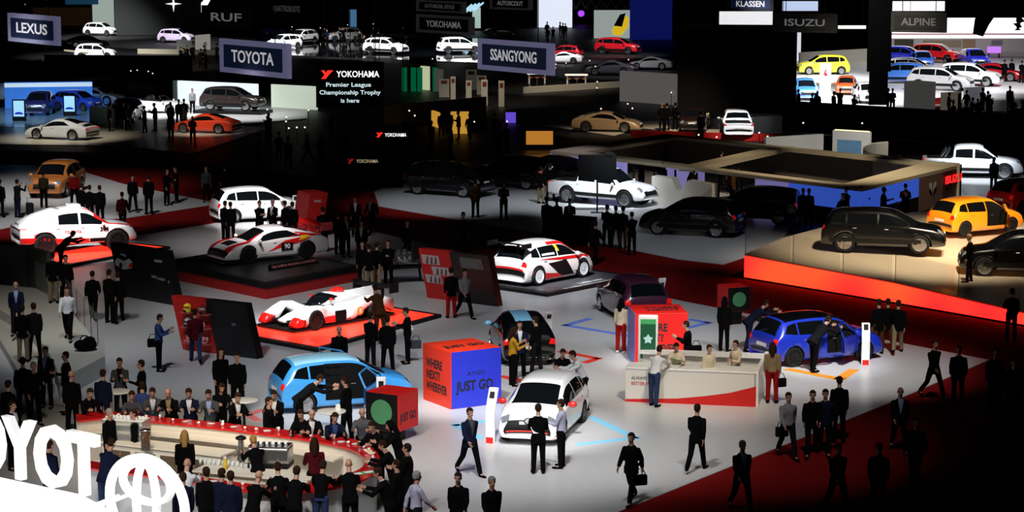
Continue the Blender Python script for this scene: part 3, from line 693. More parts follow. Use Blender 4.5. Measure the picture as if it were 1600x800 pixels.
# ---------------------------------------------------------------- hall shell and floors
FL = M('white_stand_floor', (.62, .62, .63), .32, noise=.12, scale=3); FLC = M('cream_stand_floor', (.62, .54, .42), .3, noise=.1, scale=3)
CARPET = M('red_carpet', (.2, .004, .004), .95, noise=.35, scale=30, spec=.1); DARKF = M('dark_hall_floor', (.01, .01, .012), .5, noise=.5, scale=4)
HALL = M('hall_shell', (.004, .004, .005), .9, spec=.1)
def struct(o): o['kind'] = 'structure'; return o
struct(MB().box((-95, 20, -.3), (95, 470, -.03)).build('floor', DARKF))
struct(MB().box((-95, 470, 0), (95, 471, 24)).build('wall_back', HALL)); struct(MB().box((-96, 0, 0), (-95, 471, 24)).build('wall_left', HALL))
struct(MB().box((95, 0, 0), (96, 471, 24)).build('wall_right', HALL)); struct(MB().box((-96, 0, 24), (96, 471, 24.4)).build('ceiling', HALL))
floor_poly('floor_carpet', [(-250, 228), (200, 240), (592, 290), (1163, 372), (1500, 470), (1780, 470), (2300, 900), (600, 900), (-400, 900)], CARPET, -.005)
floor_poly('floor_stand', [(-150, 440), (0, 400), (235, 365), (345, 347), (480, 345), (575, 360), (1070, 471), (1545, 562), (1400, 625), (1200, 705), (965, 800), (880, 845), (-250, 860)], FL, .02)
floor_poly('floor_stand', [(-150, 255), (25, 258), (100, 259), (192, 287), (343, 318), (200, 340), (37, 350), (-150, 392)], FL, .02)
floor_poly('floor_stand', [(592, 322), (725, 345), (800, 357), (920, 377), (1060, 405), (1130, 413), (1215, 385), (1250, 330), (900, 236), (640, 262), (585, 300)], FL, .02)
floor_poly('floor_stand', [(-150, 196), (180, 180), (420, 200), (300, 240), (190, 228), (-150, 222)], FLC, .02)
floor_poly('floor_stand', [(150, 155), (480, 150), (480, 185), (330, 198), (200, 190)], FL, .03)
floor_poly('floor_stand', [(-50, 165), (150, 150), (200, 185), (60, 200), (-50, 196)], M('teal_floor', (.12, .2, .26), .2, noise=.2, scale=2), .035)
floor_poly('floor_stand', [(1236, 92), (1720, 85), (1800, 180), (1500, 172), (1330, 165), (1236, 160)], FL, .02)
floor_poly('floor_stand', [(400, 60), (760, 60), (760, 98), (600, 92), (400, 84)], M('gloss_black_floor', (.01, .012, .015), .04, coat=1), .02)
floor_poly('floor_stand', [(850, 196), (1000, 190), (1240, 180), (1240, 208), (1116, 210), (1000, 200), (960, 212)], FLC, .02)
floor_poly('floor_stand', [(1440, 278), (1700, 270), (1700, 310), (1480, 320)], FL, .02)
# ---------------------------------------------------------------- helpers for stand furniture
def XY(p): return (p.x, p.y)
def slab(name, A, B, z0, z1, th, mat, parent=None, skew=0, mats=None):
    """upright board from ground point A to B (left to right seen from the front); skew slides the top sideways"""
    A, B = Vector((A.x, A.y, 0)), Vector((B.x, B.y, 0)); d = (B-A); L = d.length; d.normalize(); n = Vector((d.y, -d.x, 0)); h = z1-z0
    off = A if parent is None else Vector((0, 0, 0)); vs = []
    for z, k in ((z0, 0), (z1, skew)):
        for p, q in ((0, 0), (L, 0), (L, 1), (0, 1)): vs.append(off+d*(p+k)+n*(-th*q)+Vector((0, 0, z)))
    m = MB().add(vs, [(0, 3, 2, 1), (4, 5, 6, 7), (0, 1, 5, 4), (1, 2, 6, 5), (2, 3, 7, 6), (3, 0, 4, 7)])
    return m.build(name, mat, parent)
def frame_of(A, B):
    """empty-style local frame: returns angle and length of A->B"""
    d = Vector((B.x-A.x, B.y-A.y)); return math.atan2(d.y, d.x), d.length
def rootAB(name, A, B, label, cat, group=None, z=0):
    a, L = frame_of(A, B); return thing(name, (A.x, A.y, z), a, label, cat, group), L
def lbox(name, a, b, mat, parent, bevel=0): return MB().box(a, b).build(name, mat, parent, bevel=bevel)
ALIMIT = []
# ---------------------------------------------------------------- display platforms
def platform(label, pts, z, topmat, rim=BLACK, skirt=None, skirt_h=0, group=None, inset=.35):
    P = [G(x, y, z) for x, y in pts]
    if len(P) == 3: P.append(P[0]+P[2]-P[1])
    c = sum(P, Vector())/len(P); r = thing('display_platform', (c.x, c.y, 0), 0, label, 'platform', group)
    q = [(p.x-c.x, p.y-c.y) for p in P]
    MB().prism(q, skirt_h, z).build('rim', rim, r)
    if skirt: MB().prism([(x*.985, y*.985) for x, y in q], 0, skirt_h).build('skirt', skirt, r)
    L0 = max(math.hypot(*v) for v in q); k = 1-inset/L0
    MB().prism([(x*k, y*k) for x, y in q], z, z+.012).build('top_panel', topmat, r)
    return r, P
REDTOP = M('lit_red_acrylic', (1, .06, .03), .35, emit=.75, ecol=(1, .05, .025))
platform('glowing red platform under the white and red prototype racer', [(350, 519), (494, 545), (690, 491)], .14, REDTOP)
platform('tall black platform with red skirt under the number 90 racing coupe', [(250, 409), (415, 443), (562, 415)], .62, M('platform_black', (.02, .02, .022), .4), skirt=M('skirt_red', (.4, .008, .008), .6), skirt_h=.42)
r, P = platform('dark grey platform under the white-wheeled rally hatchback', [(745, 443), (855, 459), (1000, 431)], .14, M('platform_grey', (.07, .07, .08), .35))
a = math.atan2(P[2].y-P[1].y, P[2].x-P[1].x)
o = text('platform_lettering', 'YARIS WRC', .3, WHITE, None, (0, 0, 0), (0, 0, a), .003); d = (P[2]-P[1]).normalized(); nrm = Vector((-d.y, d.x, 0)); o.parent = r
p_ = P[1]+d*3.3+nrm*.55; o.location = (p_.x-r.location.x, p_.y-r.location.y, .156)
o = text('platform_lettering', 'FIA WORLD RALLY CHAMPIONSHIP', .2, WHITE, None, (0, 0, 0), (0, 0, a), .003); o.parent = r; p_ = P[1]+d*2.8+nrm*.2; o.location = (p_.x-r.location.x, p_.y-r.location.y, .156)
platform('glowing red platform under the number 304 rally truck', [(30, 404), (108, 413), (266, 385)], .14, REDTOP)
# lettering board in front of the supra
A, B = G(428, 424, .6), G(500, 412, .6); r, L = rootAB('caption_board', A, B, 'low caption board with pink lettering in front of the number 90 racing coupe', 'sign', z=.63)
b = MB(); b.add([(0, 0, 0), (L, 0, 0), (L, .3, .18), (0, .3, .18), (0, .32, 0), (L, .32, 0)], [(0, 1, 2, 3), (3, 2, 5, 4), (0, 3, 4), (1, 5, 2), (0, 4, 5, 1)]); b.build('board', BLACK, r)
text('board_lettering', 'GR SUPRA RACING CONCEPT', .2, M('pink_letters', (.8, .25, .28), .5), r, (L*.5, .13, .1), (math.atan2(.18, .3), 0, 0), .004, .9)
# right-hand raised stage with the glowing red front
pts = [(1163, 397, .95), (1397, 440, .8), (1600, 487, .5), (1720, 512, .4), (1760, 345, .8), (1480, 325, .95), (1330, 343, .95), (1222, 372, .95)]
P = [G(x, y, z) for x, y, z in pts]; c = P[0]; r = thing('raised_stage', (c.x, c.y, 0), 0, 'raised cream stage with glowing red front edge, black wagon on it', 'stage')
MB().prism([(p.x-c.x, p.y-c.y) for p in P], 0, [p.z for p in P]).build('stage_floor', M('cream_stage', (.6, .5, .36), .3, noise=.12, scale=3), r)
m = MB(); F_ = P[:4]
for i in range(3):
    for k in range(8):
        u, v = F_[i].lerp(F_[i+1], k/8), F_[i].lerp(F_[i+1], (k+1)/8); n_ = Vector((0, -.03, 0)); pu, pv = u-c+n_, v-c+n_
        m.add([(pu.x, pu.y, .03), (pv.x, pv.y, .03), (pv.x, pv.y, v.z-.06), (pu.x, pu.y, u.z-.06)], [(0, 1, 2, 3)])
rg = M('lit_red_riser', (.6, .03, .02), .5, emit=2.2); nt = rg.node_tree; tc = nt.nodes.new('ShaderNodeTexCoord'); nz = nt.nodes.new('ShaderNodeTexNoise'); nz.inputs['Scale'].default_value = .22; nz.inputs['Detail'].default_value = 1
rp = nt.nodes.new('ShaderNodeValToRGB'); rp.color_ramp.elements[0].position = .38; rp.color_ramp.elements[0].color = (1, .004, .014, 1); rp.color_ramp.elements[1].position = .62; rp.color_ramp.elements[1].color = (1, .05, .014, 1)
nt.links.new(tc.outputs['Object'], nz.inputs['Vector']); nt.links.new(nz.outputs['Fac'], rp.inputs['Fac']); nt.links.new(rp.outputs['Color'], nt.nodes['Principled BSDF'].inputs['Emission Color'])
m.build('lit_riser', rg, r)
m = MB()
for i in range(3):
    u, v = F_[i]-c, F_[i+1]-c; m.tube([(u.x, u.y-.04, u.z-.02), (v.x, v.y-.04, v.z-.02)], .04, 6); m.tube([(u.x, u.y-.05, .03), (v.x, v.y-.05, .03)], .03, 6)
m.build('edge_trim', BLACK, r)
GL = M('clear_glass', (.6, .65, .65), .03); GL.node_tree.nodes['Principled BSDF'].inputs['Alpha'].default_value = .1
def balustrade(pts, h, label, step=1.6, zs=None):
    """pts: world points along the foot"""
    r = thing('glass_balustrade', pts[0], 0, label, 'balustrade'); o = pts[0]; m = MB(); po = MB()
    for a, b in zip(pts, pts[1:]):
        n = max(1, int((b-a).length/step))
        for k in range(n):
            u, v = a.lerp(b, (k+.03)/n)-o, a.lerp(b, (k+.97)/n)-o
            m.add([u, v, v+Vector((0, 0, h)), u+Vector((0, 0, h)), u+Vector((0, .02, 0)), v+Vector((0, .02, 0)), v+Vector((0, .02, h)), u+Vector((0, .02, h))], [(0, 1, 2, 3), (5, 4, 7, 6), (3, 2, 6, 7)])
            po.tube([u, u+Vector((0, 0, h))], .012, 5)
    m.build('glass_panel', GL, r); po.build('joint', M('dark_joint', (.03, .03, .03), .5), r); return r
balustrade([P[0]+Vector((0, .15, 0)), P[1]+Vector((0, .15, 0)), P[2]+Vector((0, .15, 0))], 1.05, 'glass balustrade along the glowing red stage edge', 2)
# ---------------------------------------------------------------- leaning info walls
def infowall(A, B, split, h, skew, label, left, right, name='info_wall', th=.3):
    r, L = rootAB(name, A, B, label, 'display wall'); k = split; f = lambda x, z: (x+skew*z/h, z)
    def panel(nm, x0, x1, mat, y0=0, y1=th):
        vs = [(*(f(x, z)[0], y), z) for y in (y0, y1) for x, z in ((x0, 0), (x1, 0), (x1, h), (x0, h))]; vs = [(v[0], v[1], v[2]) for v in vs]
        return MB().add(vs, [(0, 1, 2, 3), (5, 4, 7, 6), (0, 4, 5, 1), (1, 5, 6, 2), (2, 6, 7, 3), (3, 7, 4, 0)]).build(nm, mat, r)
    if k > 0: panel('red_panel', 0, L*k, left)
    panel('black_panel', L*k, L, right, -.03, th)
    return r, L, f
REDW = M('red_wall', (.42, .01, .008), .45); PBLK = M('panel_black', (.006, .006, .007), .3)
r, L, f = infowall(G(286, 547), G(403, 562), .47, 1.75, -.45, 'leaning red and black wall holding racing helmets', REDW, PBLK)
W2 = (r, L)
text('small_logo', 'GR', .12, M('logo_blue_grey', (.2, .3, .4), .5), r, (L*.7, -.045, 1.05), ext=.003)
for x, z, w_ in ((.1, 1.42, .42), (.75, 1.42, .5), (.1, .95, .5), (.75, .95, .5), (.2, .45, .4), (.85, .45, .4)): lbox('shelf', (x, -.3, z-.14), (x+w_, 0, z-.12), M('clear_shelf', (.5, .1, .1), .2), r)
def on_wall(x, y, z): return r.matrix_world @ Vector((x, y, z))
bpy.context.view_layer.update()
def helmet(pos, rz, shell, vis, label):
    t = thing('racing_helmet', pos, rz, label, 'helmet'); m = MB(); m.ball((0, 0, .15), (.15, .13, .15), nu=18, nv=12); m.lathe([(.11, 0), (.125, .05), (.12, .1)], seg=16); m.build('shell', shell, t, True)
    m = MB()
    for i in range(8):
        for j in range(3): pass
    g = []; 
    for i in range(9):
        for j in range(4):
            a = -1.1+2.2*i/8; e_ = -.05+.12*j; g.append((.158*math.cos(a)*math.cos(e_), .138*math.sin(a)*math.cos(e_), .15+.155*math.sin(e_+.1)))
    m.add(g, [(i*4+j, (i+1)*4+j, (i+1)*4+j+1, i*4+j+1) for i in range(8) for j in range(3)]); m.build('visor', vis, t, True)
    m = MB(); m.box((.1, -.05, .03), (.165, .05, .08)); m.build('chin_vent', BLACK, t, bevel=.01); return t
fr = r.rotation_euler.z-PI/2
helmet(on_wall(.34, -.15, 1.3), fr, M('helmet_yellow', (.85, .75, .03), .2, coat=1), M('visor_red', (.5, .03, .02), .1), 'yellow racing helmet on the top shelf of the red wall')
helmet(on_wall(1.0, -.15, 1.3), fr, M('helmet_dark', (.15, .02, .02), .2, coat=1), M('visor_clear', (.4, .4, .4), .1), 'dark red and silver racing helmet beside the yellow helmet')
helmet(on_wall(.35, -.15, .83), fr, M('helmet_grey', (.35, .36, .38), .2, coat=1), M('visor_dark', (.02, .02, .02), .1), 'grey racing helmet below the yellow helmet')
for i, (x, z, lb) in enumerate(((.95, .83, 'red racing gloves on the middle shelf of the red helmet wall'), (.4, .33, 'pair of pale red racing boots on the lowest shelf left'), (1.05, .33, 'pair of pale red racing boots on the lowest shelf right'))):
    t = thing('racing_gloves' if i == 0 else 'racing_boots', on_wall(x, -.16, z), fr, lb, 'gloves' if i == 0 else 'boots')
    for sg in (-1, 1):
        m = MB()
        if i: m.ball((.06, sg*.07, .04), (.12, .04, .04)); m.tube([(-.02, sg*.07, .03), (-.03, sg*.07, .22)], [.045, .05], 8)
        else:
            m.box((-.03, sg*.07-.04, 0), (.03, sg*.07+.04, .12))
            for q in range(4): m.tube([(0, sg*.07-.03+q*.02, .11), (.01, sg*.07-.032+q*.022, .2)], .01, 6)
            m.tube([(0, sg*.03, .04), (.01, sg*.015, .1)], .012, 6)
        m.build('glove' if i == 0 else 'boot', M('race_leather', (.6, .25, .25), .5), t, True)
r, L, f = infowall(G(668, 466), G(778, 480), .45, 1.82, -.42, 'leaning red and black wall with white photo graphics', REDW, PBLK)
for x, z, a_, b_ in ((-.28, 1.28, .85, .34), (.2, .92, 1.1, .3), (-.1, .6, .8, .3)):
    m = MB(); m.add([(x+.1, -.02, z), (x+a_+.05, -.02, z), (x+a_-.05, -.02, z+b_), (x, -.02, z+b_)], [(0, 1, 2, 3)]); m.build('photo_graphic', M('photo_white', (.6, .55, .56), .6, noise=.7, scale=9), r)
    for q in range(3): m = MB(); m.add([(x+.25+q*.2, -.03, z+.02), (x+.35+q*.2, -.03, z+.02), (x+.33+q*.2, -.03, z+b_-.06), (x+.27+q*.2, -.03, z+b_-.06)], [(0, 1, 2, 3)]); m.build('photo_detail', M('photo_dark', (.08, .02, .03), .6), r)
m = MB(); m.add([(L*.5, -.05, 1.3), (L*.82, -.05, 1.3), (L*.78, -.05, 1.68), (L*.47, -.05, 1.68)], [(0, 1, 2, 3)]); m.build('screen', M('dim_screen', (.12, .16, .16), .3, noise=.8, scale=5, emit=.02), r)
r, L, f = infowall(G(190, 463), G(278, 479), 0, 1.95, -.6, 'long leaning black wall with a racing car picture', REDW, PBLK)
# picture of a racing car and captions on the black wall
pic = thing('x', (0, 0, 0)); bpy.data.objects.remove(pic)
def flat(name, pts, mat, parent, y): return MB().add([(x, y, z) for x, z in pts], [tuple(range(len(pts)))]).build(name, mat, parent)
ox, oz = -.25, 1.15
flat('picture_car_body', [(ox, oz), (ox+.5, oz-.12), (ox+.95, oz-.02), (ox+1.0, oz+.22), (ox+.8, oz+.32), (ox+.5, oz+.2), (ox+.1, oz+.28), (ox-.05, oz+.12)], M('picture_white', (.65, .68, .72), .5, noise=.6, scale=10), r, -.045)
flat('picture_car_livery', [(ox+.75, oz+.0), (ox+1.0, oz+.02), (ox+1.02, oz+.18), (ox+.85, oz+.16)], RD, r, -.05)
flat('picture_car_wing', [(ox+.3, oz+.42), (ox+.65, oz+.36), (ox+.62, oz+.44), (ox+.34, oz+.48)], M('picture_blue', (.3, .4, .55), .5), r, -.045)
flat('picture_car_wheel', [(ox+.32+.1*math.cos(k), oz+.03+.1*math.sin(k)) for k in [2*PI*i/12 for i in range(12)]], BLACK, r, -.055)
text('wall_lettering', 'GAZOO', .12, WHITE, r, (L*.72-.1, -.045, 1.55), ext=.003)
for k, s_ in enumerate(('TS050', 'HYBRID', '8')): text('wall_lettering', s_, .13, M('dim_white', (.35, .35, .37), .6), r, (L*(.62+.13*k)-.05, -.045, .95-.05*k), ext=.003)
# dark red booth wall behind the supra
r, L, f = infowall(G(474, 373), G(502, 371), 1, 1.95, .35, 'tall dark red leaning wall behind the number 90 racing coupe', M('red_wall_dim', (.5, .01, .01), .5), PBLK, th=1.4)
text('wall_lettering', 'WRC', .16, WHITE, r, (.7, -.02, 1.6), ext=.003)
# ---------------------------------------------------------------- cubes
OR = M('cube_orange_red', (.78, .035, .008), .5); BL = M('cube_blue', (.02, .035, .55), .5); KR = M('cube_red', (.62, .008, .006), .5); INK = M('black_print', (.01, .01, .012), .6)
def cube(front, left, right, size, z, label, mt, ml, mr):
    F, Lp, Rp = G(*front, z), G(*left, z), G(*right, z)
    aR = math.atan2(Rp.y-F.y, Rp.x-F.x); r = thing('display_cube', (F.x, F.y, z), aR, label, 'display cube'); s = size
    MB().box((0, 0, 0), (s, s, s)).build('core', mt, r, bevel=.012)
    MB().box((.01, -.006, .01), (s-.01, 0, s-.01)).build('right_face', mr, r); MB().box((-.006, .01, .01), (0, s-.01, s-.01)).build('left_face', ml, r)
    return r
r = cube((705, 640), (667, 627), (785, 630), 1.66, .02, 'large cube, blue and orange-red sides, beside the white hatchback', OR, OR, BL)
text('slogan', 'JUST GO', .4, INK, r, (.78, -.01, .62), ext=.003, bold=.03, sx=.78); text('slogan', 'AYGO', .17, INK, r, (.83, -.01, .98), ext=.003, sx=1.3)
for k, s_ in enumerate(('WHERE', 'NEXT?', 'WHEREVER')): text('slogan', s_, .36, INK, r, (-.01, 1.45, 1.15-.34*k), (PI/2, 0, -PI/2), .003, .78 if k < 2 else .66, align='LEFT', bold=.03)
text('slogan', 'JUST GO', .42, INK, r, (.83, .7, 1.668), (0, 0, 0), .003, .8, bold=.03)
r = cube((992, 572), (984, 569), (1075, 570.6), 1.66, .02, 'large red cube standing behind the white counter', KR, M('cube_lavender', (.16, .2, .6), .5), KR)
for k, s_ in enumerate(('WHERE', 'NEXT?', 'WHEREVER')): text('slogan', s_, .34, INK, r, (.1, -.01, 1.2-.33*k), ext=.003, sx=.8 if k < 2 else .7, align='LEFT', bold=.03)
for k in (0, 1): text('slogan', ('NEXT?', 'WHERE')[k], .34, INK, r, (.95, .6+.4*k, 1.668), (0, 0, 0), .003, 1, bold=.03)
GS = M('green_lamp', (.06, .22, .1), .5, emit=.04)
def lampcube(front, left, right, size, z, label, g=1, face='left'):
    r = cube(front, left, right, size, z, label, KR, BLACK if face == 'left' else KR, KR if face == 'left' else BLACK); s = size
    m = MB()
    if face == 'left': m.v = []; m.add([(-.02, s*.5+s*.33*math.cos(t), s*.5+s*.33*math.sin(t)) for t in [2*PI*i/24 for i in range(24)]], [tuple(range(24))])
    else: m.add([(s*.5+s*.3*math.cos(t), -.02, s*.5+s*.3*math.sin(t)) for t in [2*PI*i/24 for i in range(24)]], [tuple(range(24))])
    m.build('green_disc', GS, r)
    MB().box((s*.25, s*.25, -z), (s*.75, s*.75, 0)).build('pedestal', BLACK, r)
    return r
r = lampcube((622, 676), (593, 664), (655, 664), 1.02, .35, 'small red cube with green disc beside the curved bar')
text('slogan', 'JUST GO', .3, INK, r, (.5, -.01, .35), ext=.003, sx=.68, bold=.03)
r = lampcube((1137, 488), (1122, 484), (1168, 486), .85, .5, 'small red cube with green disc at the red carpet edge', face='right')
# ---------------------------------------------------------------- white counter
A, B = G(977, 628), G(1181, 637); r, L = rootAB('reception_counter', A, B, 'white reception counter with red wedge along its base', 'counter')
CW = M('counter_white', (.7, .68, .64), .35)
lbox('front_panel', (0, 0, 0), (L, .12, .98), CW, r); lbox('counter_top', (0, -.02, .98), (L, .75, 1.04), WHITE, r, .01)
lbox('back_panel', (.1, 2.6, 0), (L, 2.75, .95), CW, r); lbox('back_top', (0, 2.45, .95), (L+.1, 3.1, 1.0), WHITE, r, .01)
lbox('end_panel', (L-.06, 0, 0), (L+.06, 3.1, 1.06), WHITE, r)
MB().add([(0, -.012, .0), (L, -.012, 0), (L, -.012, .62), (L*.8, -.012, .4), (L*.6, -.012, .27), (L*.4, -.012, .17), (0, -.012, .09)], [tuple(range(7))]).build('red_wedge', KR, r)
text('counter_lettering', 'ALWAYS A', .13, INK, r, (.17, -.01, .72), ext=.003, align='LEFT', sx=.9); text('counter_lettering', 'BETTER WAY', .13, KR, r, (.17, -.01, .56), ext=.003, align='LEFT', sx=.9)
# kiosk totem with green screen
def kiosk(px, py, label):
    g = G(px, py); r = thing('screen_kiosk', g, math.radians(-3), label, 'kiosk'); m = MB()
    m.prism([(-.3, 0), (.3, 0), (.3, .14), (-.3, .14)], 0, 2.05); m.build('housing', WHITE, r, bevel=.05)
    lbox('screen', (-.23, -.02, .75), (.23, .0, 1.93), M('green_screen', (.01, .09, .04), .3, emit=.15), r)
    lbox('screen_header', (-.23, -.03, 1.78), (.23, -.02, 1.93), M('green_bar', (.05, .3, .1), .4, emit=.2), r)
    st = []
    for i in range(10):
        t = PI/2+i*PI/5; q = .16 if i % 2 == 0 else .09; st.append((q*math.cos(t), -.03, 1.32+q*math.sin(t)))
    MB().add(st, [tuple(range(10))]).build('screen_star', M('pale_star', (.4, .6, .6), .4, emit=.3), r); return r
kiosk(1012, 597, 'white kiosk with green star screen in front of the red cube')
# slanted white info totems
def totem(px, py, head, label, h=1.32, lean=.25):
    g = G(px, py); r = thing('info_totem', (g.x, g.y, .02), math.radians(head), label, 'info totem')
    m = MB(); prof = [(0, 0), (.02, .3), (.0, .8), (lean*.35, 1.05), (lean, h)]; hw = .13; th = .05
    m.ring([[(x-th, -hw, z), (x+th, -hw, z), (x+th, hw, z), (x-th, hw, z)] for x, z in prof]); m.build('totem_body', WHITE, r, bevel=.02)
    m = MB(); m.box((-.07, -.1, 0), (.12, .1, .16)); m.build('red_foot', KR, r)
    dx, dz = lean*.65, h-1.05; a = Vector((-dz, 0, dx)).normalized(); c_ = Vector(((lean*.35+lean)/2, 0, (1.05+h)/2))+a*.062; t = Vector((dx, 0, dz)).normalized()
    m = MB(); m.add([c_-t*.09+Vector((0, -.07, 0)), c_-t*.09+Vector((0, .07, 0)), c_+t*.09+Vector((0, .07, 0)), c_+t*.09+Vector((0, -.07, 0))], [(0, 1, 2, 3)]); m.build('screen', BLACK, r); return r
totem(766, 693, 70, 'white slanted info totem left of the white hatchback', 1.45, .3); totem(1352, 571, 90, 'white info totem at the nose of the blue hatchback', 1.32, .1)
totem(596, 672, 90, 'white info totem between the light blue hatchback and the red cube', 1.45, .08); totem(856, 548, 100, 'white info totem beside the striped black hatchback', 1.3, -.25)
totem(1030, 500, 110, 'white info totem beside the dark purple hatchback', 1.5, -.25); totem(462, 352, 90, 'white info totem beside the white hatchback on the far stand edge', 1.35, .1)
# ---------------------------------------------------------------- chevrons on the floor
def chevron(pts, w_, col, label, e=0):
    P = [G(x, y, .03) for x, y in pts]; m = MB(); o = P[0]
    for a, b in zip(P, P[1:]):
        d = (b-a).normalized(); n = Vector((-d.y, d.x, 0))*w_/2; q = [a-o+n-d*w_/3, a-o-n-d*w_/3, b-o-n+d*w_/3, b-o+n+d*w_/3]; m.prism([XY(v) for v in q], -.008, 0)
    x = m.build('floor_marking', M('mark_%.2f%.2f%.2f' % col, col, .5)); x.location = o; tag(x, label, 'floor marking'); return x
chevron([(920, 498), (884, 508), (985, 525)], .28, (.15, .25, .8), 'blue arrowhead stripe on the floor left of the red cube'); chevron([(1070, 513), (1107, 504), (1078, 499)], .28, (.15, .25, .8), 'blue arrowhead stripe on the floor right of the red cube')
chevron([(878, 549), (934, 560), (915, 566)], .28, (.8, .05, .03), 'red arrowhead stripe on the floor behind the white hatchback'); chevron([(785, 588), (822, 596)], .3, (.8, .05, .03), 'short red floor stripe behind the striped black hatchback')
chevron([(925, 652), (993, 684), (905, 694)], .25, (.25, .65, .9), 'pale blue arrowhead stripe right of the white hatchback'); chevron([(755, 658), (712, 664), (750, 684)], .25, (.25, .65, .9), 'pale blue arrowhead stripe left of the white hatchback')
chevron([(1234, 577), (1312, 592), (1333, 578)], .34, (.85, .3, .02), 'orange arrowhead stripe in front of the blue hatchback'); chevron([(410, 640), (388, 648), (402, 656)], .25, (.8, .2, .2), 'pink floor stripe left of the light blue hatchback')
# ---------------------------------------------------------------- round tables
def rtable(px, py, label, h=1.08):
    g = G(px, py, h); r = thing('standing_table', (g.x, g.y, .02), 0, label, 'table'); m = MB(); m.lathe([(.36, h-.04), (.38, h-.02), (.38, h), (.36, h+.005)], seg=28); m.build('table_top', WHITE, r, True)
    m = MB(); m.lathe([(.04, .02), (.04, h-.03)], seg=12); m.lathe([(.26, 0), (.26, .02), (.05, .04)], seg=24); m.build('pedestal', BLACK, r); return r
rtable(381, 626, 'round white standing table behind the bar crowd'); rtable(183, 612, 'round white standing table at the left among suited visitors'); rtable(518, 643, 'round white standing table beside the light blue hatchback')
g = G(528, 641, 1.1); t = thing('table_tent', (g.x, g.y, 1.105), .4, 'small white folded menu card on the round table beside the light blue hatchback', 'card'); MB().add([(-.06, -.05, 0), (.06, -.05, 0), (.06, 0, .16), (-.06, 0, .16), (-.06, .05, 0), (.06, .05, 0)], [(0, 1, 2, 3), (3, 2, 5, 4)]).build('card', WHITE, t)
# engine on a stand
g = G(622, 443); r = thing('engine_display', g, math.radians(20), 'bare racing engine on a black table-like stand', 'engine'); m = MB(); m.box((-1.1, -.45, .62), (1.1, .45, .7)); m.build('stand_top', BLACK, r)
for x in (-.95, .95):
    for y in (-.36, .36): m = MB(); m.tube([(x, y, .62), (x*1.08, y, 0)], .05, 8); m.build('leg', BLACK, r)
m = MB(); m.box((-.5, -.22, .75), (.5, .22, 1.1))
for k in range(4):
    for sg in (-1, 1): m.tube([(-.36+k*.24, sg*.18, 1.05), (-.36+k*.24, sg*.34, 1.25)], .07, 10)
m.build('engine_block', M('engine_metal', (.3, .3, .32), .3, .8), r, bevel=.02)
m = MB(); m.lathe([(.02, -.05), (.16, -.05), (.16, .05), (.02, .05)], (-.35, -.3, .95), 16, axis='Y'); m.lathe([(.02, -.05), (.12, -.05), (.12, .05), (.02, .05)], (.1, -.3, .9), 16, axis='Y'); m.build('pulley', CHROME, r)
m = MB()
for k in range(4): m.tube([(-.36+k*.24, -.3, 1.2), (-.3+k*.22, -.42, 1.0), (.3, -.46, .85), (.8, -.4, .8)], .035, 8)
m.build('exhaust_header', STEEL, r, True)
# ---------------------------------------------------------------- cars of the foreground stands
car('yaris', 850, 674, -104, 'white hatchback with red mirrors and black lower grille, its nose to the viewer')
car('aygo', 533, 634, 20, 'light blue hatchback with its front doors open, beside the bar', s=1.0)
car('lmp', 512, 503, -132, 'white and red endurance prototype racer, number 8, on the glowing red platform', z=.15)
car('supra', 418, 404, -146, 'white and red racing coupe with number 90 and a rear wing, on the black platform', z=.63)
car('wrc', 848, 436, 49, 'white, red and black rally hatchback with white wheels and big rear wing', z=.15, s=1.04)
car('dakar', 118, 392, 24, 'white rally pickup truck with red lower side and number 304', z=.15, s=1.0)
car('blue_hatch', 1275, 562, 24, 'deep blue hatchback with black roof and open driver door', s=1.02)
car('aygo_stripe', 814, 556, 98, 'black hatchback with light blue roof stripe and blue mirrors, seen from behind', s=.98)
car('hatch', 402, 344, 22, 'white hatchback with dark roof rear, behind the number 90 racing coupe', s=1.05)
car('hatch', 988, 494, 104, 'dark purple hatchback seen from behind beside the red cube', col=(.05, .01, .03))
car('pickup', 945, 318, -33, 'white pickup truck with a black screen in front of its cab', z=.02)
car('suv', 1082, 366, 158, 'black crossover with its nose to the left, below the white pickup truck')
car('suv', 1180, 346, 158, 'black crossover behind the other, its red tail lamp at the right', s=1.0)
car('suv', 1380, 390, -12, 'black family wagon side-on, on the cream raised stage', z=.9, sx=1.08)
car('megane', 1524, 363, 30, 'orange hatchback with its near door open', z=.88)
car('suv', 1592, 428, 172, 'black crossover with red-lit roof at the right edge of the stage', z=.62)
car('pickup_roll', 1520, 277, -10, 'silver white pickup truck with chrome roll bar, on the far right stand')
car('suv', 89, 303, -95, 'copper orange crossover facing the viewer, suited men before it', col=(.42, .14, .03))
car('suv', 702, 304, -30, 'black crossover left of the grey stand, its nose toward the right'); car('suv', 800, 292, 150, 'black crossover with red tail lamp and pale number plate, right of a man in blue')
car('suv', 866, 290, 150, 'black crossover half hidden behind the white pickup truck')
car('hatch', 1612, 330, 30, 'red hatchback cut by the right edge behind the orange one', col=(.5, .01, .01), z=.9)
# screens seen from behind near the pickup
g = G(933, 333); r = thing('display_screen', (g.x, g.y, .02), math.radians(4), 'black screen back on a thin stand before the white pickup truck cab', 'screen')
m = MB(); m.box((-.9, -.06, 1.55), (.9, .06, 2.75)); m.ball((.55, 0, 2.75), (.3, .1, .15)); m.build('screen_back', MATT, r, bevel=.02); m = MB(); m.tube([(0, 0, 0), (0, 0, 1.6)], .04); m.box((-.3, -.2, 0), (.3, .2, .03)); m.build('stand', BLACK, r)
A, B = G(842, 378), G(922, 385); r, L = rootAB('podium', A, B, 'black podium box among suited men on the grey stand', 'podium'); lbox('podium_box', (.3, 0, 0), (L, .6, 1.2), BLACK, r, .02)
